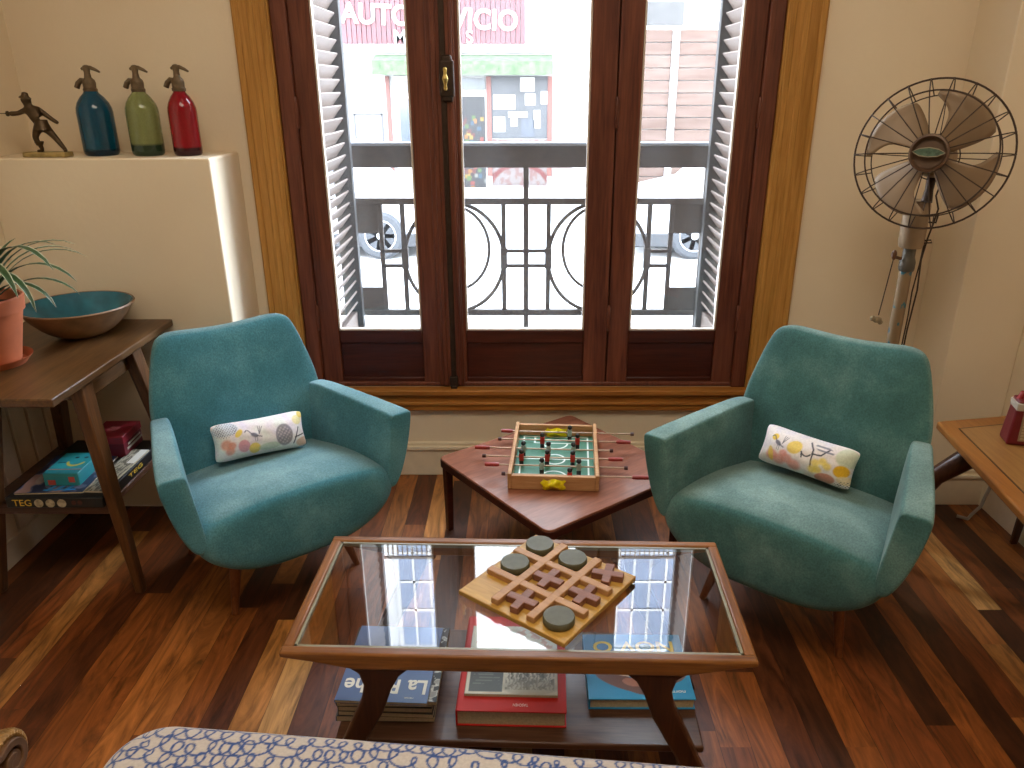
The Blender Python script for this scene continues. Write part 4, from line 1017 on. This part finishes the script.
obj('sword', MB().tube([(-.084, -.011, .1325), (-.105, -.011, .1335), (-.150, -.011, .1345)], [.0016, .0014, .0006], 6).lathe([(.001, -.003), (.008, -.002), (.0085, .002), (.001, .003)], 14, M=Tm(-.094, -.011, .133) @ Rm(90, 'Y')), MAT['bronze'], fg)

# ================================================================== RIGHT SIDE: FAN, TABLE, RADIO
fn = thing('standing_fan', 'old cream standing fan with wire guard behind the right armchair', 'fan', (1.213, 2.40, 0))
MAT['fanp'] = plain('aged_cream_enamel', '8c765a', .5, .1, .18, 12); MAT['fanb'] = plain('worn_blade_enamel', '8a7358', .45, .1, .15, 8); MAT['wire'] = plain('rusty_wire', '3a281a', .6, .3, .2, 40)
def chipped(name):
    m, n, l, b = new_mat(name); tc = n.new('ShaderNodeTexCoord'); v = n.new('ShaderNodeTexNoise'); v.inputs['Scale'].default_value = 38; v.inputs['Detail'].default_value = 3
    l.new(tc.outputs['Object'], v.inputs['Vector']); r = ramp(n, [(.60, lin('80694c')), (.63, lin('2c6672')), (.70, lin('1f4c58'))]); r.color_ramp.interpolation = 'LINEAR'
    l.new(v.outputs['Fac'], r.inputs['Fac']); l.new(r.outputs['Color'], b.inputs['Base Color']); b.inputs['Roughness'].default_value = .5; return m
obj('base', MB().lathe([(.001, 0), (.17, 0), (.175, .012), (.14, .03), (.05, .055), (.03, .09), (.02, .1), (.001, .1)], 40), MAT['fanp'], fn)
obj('pole', MB().lathe([(.001, .05), (.020, .05), (.020, .80), (.019, .97), (.001, .97)], 20), chipped('chipped_enamel'), fn)
cl = obj('collar', MB().lathe([(.001, .945), (.022, .945), (.024, .952), (.024, .975), (.021, .983), (.019, .99), (.019, 1.03), (.001, 1.03)], 24), plain('dull_steel', '57534a', .5, .3, .2), fn)
obj('thumbscrew', MB().tube([(-.025, -.006, .985), (-.045, -.01, .99)], .005, 8).sphere((-.052, -.012, .998), .012, (.7, .7, 1.4), 10, 7), plain('brown_knob', '5d3a20', .5), cl)
obj('neck', MB().lathe([(.001, 1.020), (.034, 1.020), (.038, 1.035), (.038, 1.15), (.034, 1.165), (.001, 1.165)], 24), MAT['fanp'], fn)
# head frame: -Y of the head points along the fan's facing direction
HC = Vector((-.035, -.095, 1.307))
fdir = Vector((-.56, -.80, .15)).normalized()
zx = fdir; xx = Vector((0, 0, 1)).cross(zx).normalized(); yy_ = zx.cross(xx)
HM = Matrix(((xx.x, yy_.x, zx.x, HC.x), (xx.y, yy_.y, zx.y, HC.y), (xx.z, yy_.z, zx.z, HC.z), (0, 0, 0, 1))) @ Matrix.Scale(.93, 4)
def hp(name, mb, mat, parent=fn, **k): return obj(name, mb.xf(HM), mat, parent, **k)
hp('motor_housing', MB().lathe([(.001, -.17), (.03, -.165), (.058, -.14), (.064, -.08), (.060, -.035), (.03, -.02), (.001, -.02)], 30), MAT['fanp'])
hp('bracket', MB().tube([(0, -.035, -.10), (0, -.10, -.10), (0, -.14, -.095)], [.016, .013, .018], 12), MAT['darkmetal'])
hp('hub', MB().lathe([(.001, -.03), (.036, -.03), (.040, -.02), (.040, .015), (.030, .028), (.001, .03)], 28), MAT['darkmetal'])
for k in range(4):
    bm_ = MB(); nr, na = 12, 12; c0 = 50-k*90
    rings = []
    for i in range(nr+1):
        f = i/nr; r = .036+.157*f
        w0 = -36+12*f; w1 = 24+6*f+22*max(0, (f-.5)/.5)**1.5
        sh_ = 1-max(0, (f-.86)/.14)**2.2*.22
        row = []
        for j in range(na+1):
            g = j/na; a = R(c0+(w0+(w1-w0)*(.5+(g-.5)*sh_))); rr = r-.018*max(0, f-.6)*(2*g-1)**2
            z = (g-.5)*.055*(.5+.5*f)+.006*math.sin(PI*g)
            row.append(Vector((rr*math.cos(a), rr*math.sin(a), z-.005)))
        rings.append(row)
    bm_.loft(rings, False, closed=False)
    o = hp('blade', bm_, MAT['fanb'], angle=80); sm = o.modifiers.new('th', 'SOLIDIFY'); sm.thickness = .002
g_ = MB()
def circ(r, z, n=64): return [(r*math.cos(2*PI*k/n), r*math.sin(2*PI*k/n), z) for k in range(n)]
g_.tube(circ(.224, .012), .0030, 6, True); g_.tube(circ(.185, .048), .0025, 6, True); g_.tube(circ(.185, -.055), .002, 6, True); g_.tube(circ(.07, -.085, 32), .002, 6, True)
for k in range(22):
    a = 2*PI*k/22+.05; ca, sa = math.cos(a), math.sin(a)
    g_.tube([(r*ca, r*sa, z) for r, z in ((.055, .062), (.12, .059), (.185, .047), (.213, .03), (.226, .012), (.221, -.008), (.185, -.055))], .0019, 5)
for k in range(8):
    a = 2*PI*k/8; ca, sa = math.cos(a), math.sin(a); g_.tube([(r*ca, r*sa, z) for r, z in ((.185, -.055), (.13, -.082), (.06, -.09))], .0016, 5)
hp('wire_guard', g_, MAT['wire'])
rg = hp('guard_hub_ring', MB().lathe([(.001, .050), (.046, .050), (.044, .062), (.050, .070), (.056, .068), (.058, .060), (.054, .050)], 40, cap=False), plain('brown_ring', '5a4432', .45, .3, .15))
hp('maker_badge', MB().prism([(-.044, .004), (-.026, .011), (0, .014), (.026, .011), (.044, .004), (.044, 0), (.026, -.007), (0, -.010), (-.026, -.007), (-.044, 0)], .068, .072, 'z'), plain('worn_green_badge', '47604f', .4, .3, .5, 80), rg)
hp('badge_rim', MB().tube([(-.046, .002, .071), (-.026, .012, .072), (0, .016, .072), (.026, .012, .072), (.046, .002, .071), (.026, -.009, .072), (0, -.012, .072), (-.026, -.009, .072)], .0016, 6, True), plain('pale_badge_rim', '9a8f78', .4, .4), rg)
obj('pull_cord', MB().tube([(-.052, -.012, .985), (-.058, -.01, .9), (-.066, -.008, .80)], .0018, 6), MAT['wire'], fn)
obj('cord_knot', MB().sphere((-.068, -.008, .785), .012, (1.3, .8, .9), 9, 6).sphere((-.084, -.01, .79), .009, (1, 1, 1), 8, 6).sphere((-.056, -.006, .776), .008), plain('frayed_string', '8a7a60', .9, 0, .3, 80), fn)
obj('power_cord', MB().tube([(.03, .0, 1.27), (.052, -.012, 1.22), (.045, -.01, 1.18), (.060, -.01, 1.14), (.055, -.005, 1.09), (.05, .0, 1.05), (.042, 0, .98), (.048, 0, .88), (.040, 0, .75), (.036, 0, .5), (.05, .02, .1), (.12, .1, .01)], .003, 6), MAT['wire'], fn)
obj('slack_cord', MB().tube([(.045, .005, 1.04), (.040, .0, .97), (.022, -.02, .88), (.024, -.02, .80), (.03, 0, .6)], .0022, 6), MAT['wire'], fn)
obj('oscillation_lever', MB().tube([(.030, -.01, 1.10), (.055, -.02, 1.10), (.058, -.02, 1.125)], .003, 6).tube([(.02, -.02, 1.045), (.045, -.03, 1.048), (.05, -.03, 1.04), (.02, -.02, 1.036)], .0022, 6), MAT['darkmetal'], fn)

rt = thing('corner_table', 'honey coloured wooden table with inlaid border at the right edge', 'side table', (1.45, 1.75, 0))
P_ = lambda pts: [(x-1.45, y-1.75) for x, y in pts]
TP = [(1.311, 2.223), (1.19, 1.22), (1.70, 1.22), (1.72, 2.298)]
def inset(f):
    cx = sum(p[0] for p in TP)/4; cy = sum(p[1] for p in TP)/4
    return [(cx+(x-cx)*(1-f*1.9), cy+(y-cy)*(1-f)) for x, y in TP]
obj('table_top', MB().prism(P_(TP), .474, .500, 'z'), MAT['honey'], rt, bevel=.006, seg=3)
obj('inlay_line', MB().prism(P_(inset(.118)), .499, .5008, 'z'), plain('dark_inlay', '3a2412', .5), rt)
obj('top_panel', MB().prism(P_(inset(.128)), .499, .5014, 'z'), MAT['honey_in'], rt)
obj('apron', MB().prism(P_(inset(.25)), .44, .475, 'z'), MAT['teak_d'], rt)
def tleg(t0, t1, w0=.028, w1=.013):
    a, b = Vector(t0)-Vector((1.45, 1.75, 0)), Vector(t1)-Vector((1.45, 1.75, 0)); r = []
    for p, w in ((a, w0), (a.lerp(b, .5), (w0+w1)/2), (b, w1)): r.append([Vector((p.x-w, p.y-w*.6, p.z)), Vector((p.x+w, p.y-w*.6, p.z)), Vector((p.x+w, p.y+w*.6, p.z)), Vector((p.x-w, p.y+w*.6, p.z))])
    obj('leg', MB().loft(r), MAT['teak_d'], rt, bevel=.004)
obj('leg', MB().tube([(-.02, .37, .468), (-.06, .375, .43), (-.15, .40, .34), (-.21, .42, .20), (-.235, .43, 0)], [.040, .036, .028, .021, .013], 12), MAT['teak_d'], rt)
tleg((1.69, 2.235, .46), (1.71, 2.29, 0), .018, .012); tleg((1.36, 1.35, .46), (1.24, 1.30, 0)); tleg((1.67, 1.33, .46), (1.70, 1.30, 0), .02, .012)
rd = thing('portable_radio', 'small dark red portable radio with mesh grille on the right table', 'radio', (1.535, 2.055, .502), R(-14))
rd.scale = (1.22, 1.22, 1.22)
RX = lambda mb: mb.xf(Matrix.Shear('XY', 4, (0, 0)))
obj('case', MB().loft([[Vector((a*k, b*k2, z)) for a, b in ((-.085, -.028), (.085, -.028), (.085, .028), (-.085, .028))] for z, k, k2 in ((0, 1, 1), (.085, .93, .85), (.115, .90, .8))]), plain('oxblood_leather', '620f17', .45, 0, .12, 60, .05), rd, bevel=.006, seg=3)
obj('top_trim', MB().box(-.079, .079, -.025, .025, .088, .108), plain('grey_cream_trim', 'a89f92', .4, 0, .08), rd, bevel=.003)
gr = MB()
for i in range(15):
    for j in range(9): gr.box(-.058+i*.008, -.052+i*.008, -.0295+j*.0004, -.026, .016+j*.008, .0215+j*.008)
obj('speaker_grille', MB().box(-.062, .066, -.0275, -.02, .012, .086), plain('tan_grille', '9c8a70', .5, .2), rd); obj('grille_mesh', gr, plain('grille_wire', 'c0b090', .4, .4), rd)
obj('handle', MB().tube([(-.07, 0, .11), (-.066, 0, .125), (-.03, 0, .132), (.03, 0, .132), (.066, 0, .125), (.07, 0, .11)], [.007, .008, .008, .008, .008, .007], 10), plain('red_handle_leather', '8e1d22', .4), rd)
cbl = obj('power_cable', MB().tube([(1.735, 2.50, .16), (1.722, 2.50, .10), (1.70, 2.49, .03), (1.66, 2.47, .008), (1.63, 2.44, .008), (1.60, 2.46, .008)], .006, 8), plain('white_cable', 'a8a298', .5)); tag(cbl, 'white cable running down the corner under the right table', 'cable')

# ================================================================== OTTOMAN AND CARVED CHAIR IN THE FOREGROUND
def curls(W, H):
    rnd = random.Random(11); pts = []; row = 0
    y = -.01
    while y < H+.02:
        x = -.05; ph = rnd.uniform(0, 6); q = rnd.uniform(0, 50); sg = 1
        while x < W+.05:
            r = .0140+.006*mnoise.noise(Vector((x*30+q, y*9, 0)))
            f = .75+.5*mnoise.noise(Vector((x*22, q, 3)))
            ph += sg*.13*f; x += .00062*(1.1-.4*f)
            yy = y+.016*mnoise.noise(Vector((x*14, q, 7)))
            pts.append((x+r*math.cos(ph), yy+r*1.05*math.sin(ph)))
        y += .030; row += 1
    return pts
OW, OD, OH = 1.24, .50, .424
def ottoman_mesh():
    # rounded box unwrapped as top + skirts: parametrise by superellipse rings
    nx, ny = 700, 360
    W, D = OW+.5, OD+.5
    kd_pts = curls(W, D); kd = KDTree(len(kd_pts))
    for i, p in enumerate(kd_pts): kd.insert((p[0], p[1], 0), i)
    kd.balance()
    verts, cols = [], []
    base, ink = np.array(lin('beb6ae')), np.array(lin('34508a'))
    for j in range(ny):
        t = j/(ny-1)*D-D/2
        for i in range(nx):
            s = i/(nx-1)*W-W/2
            # fold the sheet over a rounded edge of radius .06
            def fold(q, half, rad=.055):
                a = abs(q); flat = half-rad
                if a <= flat: return q, 0.
                e = a-flat; arc_l = rad*PI/2
                if e < arc_l: th = e/rad; return math.copysign(flat+rad*math.sin(th), q), rad*(1-math.cos(th))
                return math.copysign(half, q), rad+(e-arc_l)
            x, dx = fold(s, OW/2); y, dy = fold(t, OD/2)
            # round the plan corners
            cr = .10; ax, ay = abs(x)-(OW/2-cr), abs(y)-(OD/2-cr)
            if ax > 0 and ay > 0:
                h = math.hypot(ax, ay); m_ = max(ax, ay)
                k = m_/h if h > 1e-9 else 1
                x = math.copysign(OW/2-cr+ax*k, x); y = math.copysign(OD/2-cr+ay*k, y)
            z = OH-max(dx, dy)+.012*(1-(x/(OW/2))**2)*(1-(y/(OD/2))**2)
            verts.append((x, y, max(z, .12)))
            d = kd.find((s+W/2, t+D/2, 0))[2]
            k = min(1, max(0, (.0026-d)/.0009)); cols.append(base*(1-k)+ink*k)
    faces = [(j*nx+i, j*nx+i+1, (j+1)*nx+i+1, (j+1)*nx+i) for j in range(ny-1) for i in range(nx-1)]
    me = bpy.data.meshes.new('cushion'); me.from_pydata(verts, [], faces); colour_attr(me, np.array(cols)); return me
ot = thing('upholstered_ottoman', 'cream ottoman with blue looping scroll fabric in the foreground', 'ottoman', (-.134, .787, 0), R(-5.5))
obj('cushion', ottoman_mesh(), MAT['print'], ot)
for sx in (-1, 1):
    for sy in (-1, 1): obj('leg', MB().tube([(sx*.50, sy*.17, .14), (sx*.52, sy*.18, 0)], [.024, .014], 12), MAT['teak_d'], ot)

cv = thing('carved_armchair', 'carved gilt wooden armchair of which only the scroll arm end shows at lower left', 'armchair', (-.972, .518, 0))
MAT['gilt'] = plain('worn_gilt_carving', '8a6838', .45, .35, .45, 70, .3); MAT['gilt_d'] = plain('dark_scroll_wood', '5b3d22', .5, 0, .3, 40)
sp_pts = []
for k in range(40):
    a = R(200-k*14); r = .034-.00062*k; sp_pts.append((.325+r*math.cos(a), .575+r*math.sin(a)))
SX = lambda x: x+.98
def ribbon(path, w0, w1, th):
    mb = MB(); n = len(path); ring = []
    for k, (y, z) in enumerate(path):
        y2, z2 = path[min(k+1, n-1)]; y1, z1 = path[max(k-1, 0)]; ty, tz = y2-y1, z2-z1; L = math.hypot(ty, tz) or 1; ny_, nz_ = -tz/L*th, ty/L*th
        ring.append([Vector((w0, y, z)), Vector((w1, y, z)), Vector((w1, y+ny_, z+nz_)), Vector((w0, y+ny_, z+nz_))])
    return mb.loft(ring)
arm_path = [(-.25, .66), (-.05, .655), (.12, .645), (.22, .630), (.275, .610)]
arm = [(-.25, .66)]+[(y, z) for y, z in ((-.05, .655), (.12, .645), (.22, .632), (.27, .618))]
scr = [(.325+(.036-.0009*k)*math.cos(R(118-k*16)), .575+(.036-.0009*k)*math.sin(R(118-k*16))) for k in range(28)]
obj('armrest', ribbon(arm+scr, .13, .225, -.012), MAT['gilt_d'], cv, bevel=.002)
lf_ = MB()
for k in range(34):
    f = k/33; 
    if f < .55: y = -.2+f/.55*.505; z = .668-.03*(f/.55)**2
    else: a = R(118-(f-.55)/.45*150); y = .325+.036*math.cos(a); z = .575+.036*math.sin(a)
    for q in (-1, 0, 1):
        lf_.sphere((.1775+q*.028, y, z+.001), .011, (1.3 if q else .8, .9, .55), 8, 5)
obj('leaf_carving', lf_, MAT['gilt'], cv)
obj('scroll_core', MB().tube([(.135, .325, .575), (.222, .325, .575)], .016, 14), MAT['gilt_d'], cv)
obj('front_post', MB().lathe([(.001, 0), (.018, 0), (.028, .08), (.020, .16), (.034, .30), (.022, .42), (.030, .52), (.024, .57), (.001, .57)], 20, (.165, .285, 0)), MAT['gilt_d'], cv)
obj('rear_post', MB().box(.155, .20, -.27, -.23, 0, .66), MAT['gilt_d'], cv, bevel=.006)
obj('seat_rail', MB().box(.16, .195, -.25, .285, .33, .40), MAT['gilt_d'], cv, bevel=.005)
obj('seat_cushion', MB().box(-.42, .16, -.25, .29, .34, .43), MAT['gilt_d'], cv, bevel=.03, seg=3)

# ================================================================== LIGHT
w = bpy.data.worlds.new('sky'); S.world = w; w.use_nodes = True
n, l = w.node_tree.nodes, w.node_tree.links
bg = n['Background']; tc = n.new('ShaderNodeTexCoord'); sp_ = n.new('ShaderNodeSeparateXYZ'); l.new(tc.outputs['Generated'], sp_.inputs[0])
r = ramp(n, [(0., (.82, .85, .90)), (.5, (.86, .92, 1.0)), (1., (.68, .82, 1.0))]); mp = n.new('ShaderNodeMapRange'); mp.inputs['From Min'].default_value = -1
l.new(sp_.outputs['Z'], mp.inputs['Value']); l.new(mp.outputs['Result'], r.inputs['Fac']); l.new(r.outputs['Color'], bg.inputs['Color'])
bg.inputs['Strength'].default_value = 26.0
def area(name, loc, rot, sx, sy, power, col, portal=False):
    d = bpy.data.lights.new(name, 'AREA'); d.shape = 'RECTANGLE'; d.size = sx; d.size_y = sy; d.energy = power; d.color = col
    if portal: d.cycles.is_portal = True
    o = bpy.data.objects.new(name, d); COL.objects.link(o); o.location = loc; o.rotation_euler = rot; return o
area('window_portal', (.01, YW+.32, (OZ0+OZ1)/2), (R(-90), 0, 0), 1.7, 2.2, 1, (1, 1, 1), True)
area('interior_fill', (.0, .5, ZC-.04), (0, 0, 0), 1.6, 1.2, 42, (1, .87, .70))  # unseen warm fill added under the ceiling to brighten the room
su = bpy.data.lights.new('sun', 'SUN'); su.energy = 2.0; su.angle = R(6); su.color = (1, .97, .92)
so = bpy.data.objects.new('sun', su); COL.objects.link(so); so.rotation_euler = (R(52), 0, R(-25))

s2 = bpy.data.lights.new('sky_glow_fill', 'SUN'); s2.energy = 11.0; s2.angle = R(34); s2.color = (.66, .80, 1)  # soft second sun added as sky glow to brighten the ledge side
o2 = bpy.data.objects.new('sky_glow_fill', s2); COL.objects.link(o2); o2.rotation_euler = Vector((-.78, -.42, -.46)).to_track_quat('-Z', 'Y').to_euler()

# ================================================================== CAMERA
cam = bpy.data.cameras.new('camera'); co = bpy.data.objects.new('camera', cam); COL.objects.link(co)
co.location = (0, 0, 1.5); co.rotation_euler = (R(90-21.45), 0, 0)
cam.sensor_width = 36; cam.lens = 765/1024*36; cam.shift_x = -13/1024; cam.clip_start = .02; cam.clip_end = 200
S.camera = co
S.view_settings.view_transform = 'Standard'; S.view_settings.look = 'None'; S.view_settings.exposure = 0
S.cycles.use_denoising = True; S.cycles.max_bounces = 10; S.cycles.diffuse_bounces = 6; S.cycles.transparent_max_bounces = 12
S.cycles.sample_clamp_indirect = 8; S.cycles.caustics_reflective = False; S.cycles.caustics_refractive = False
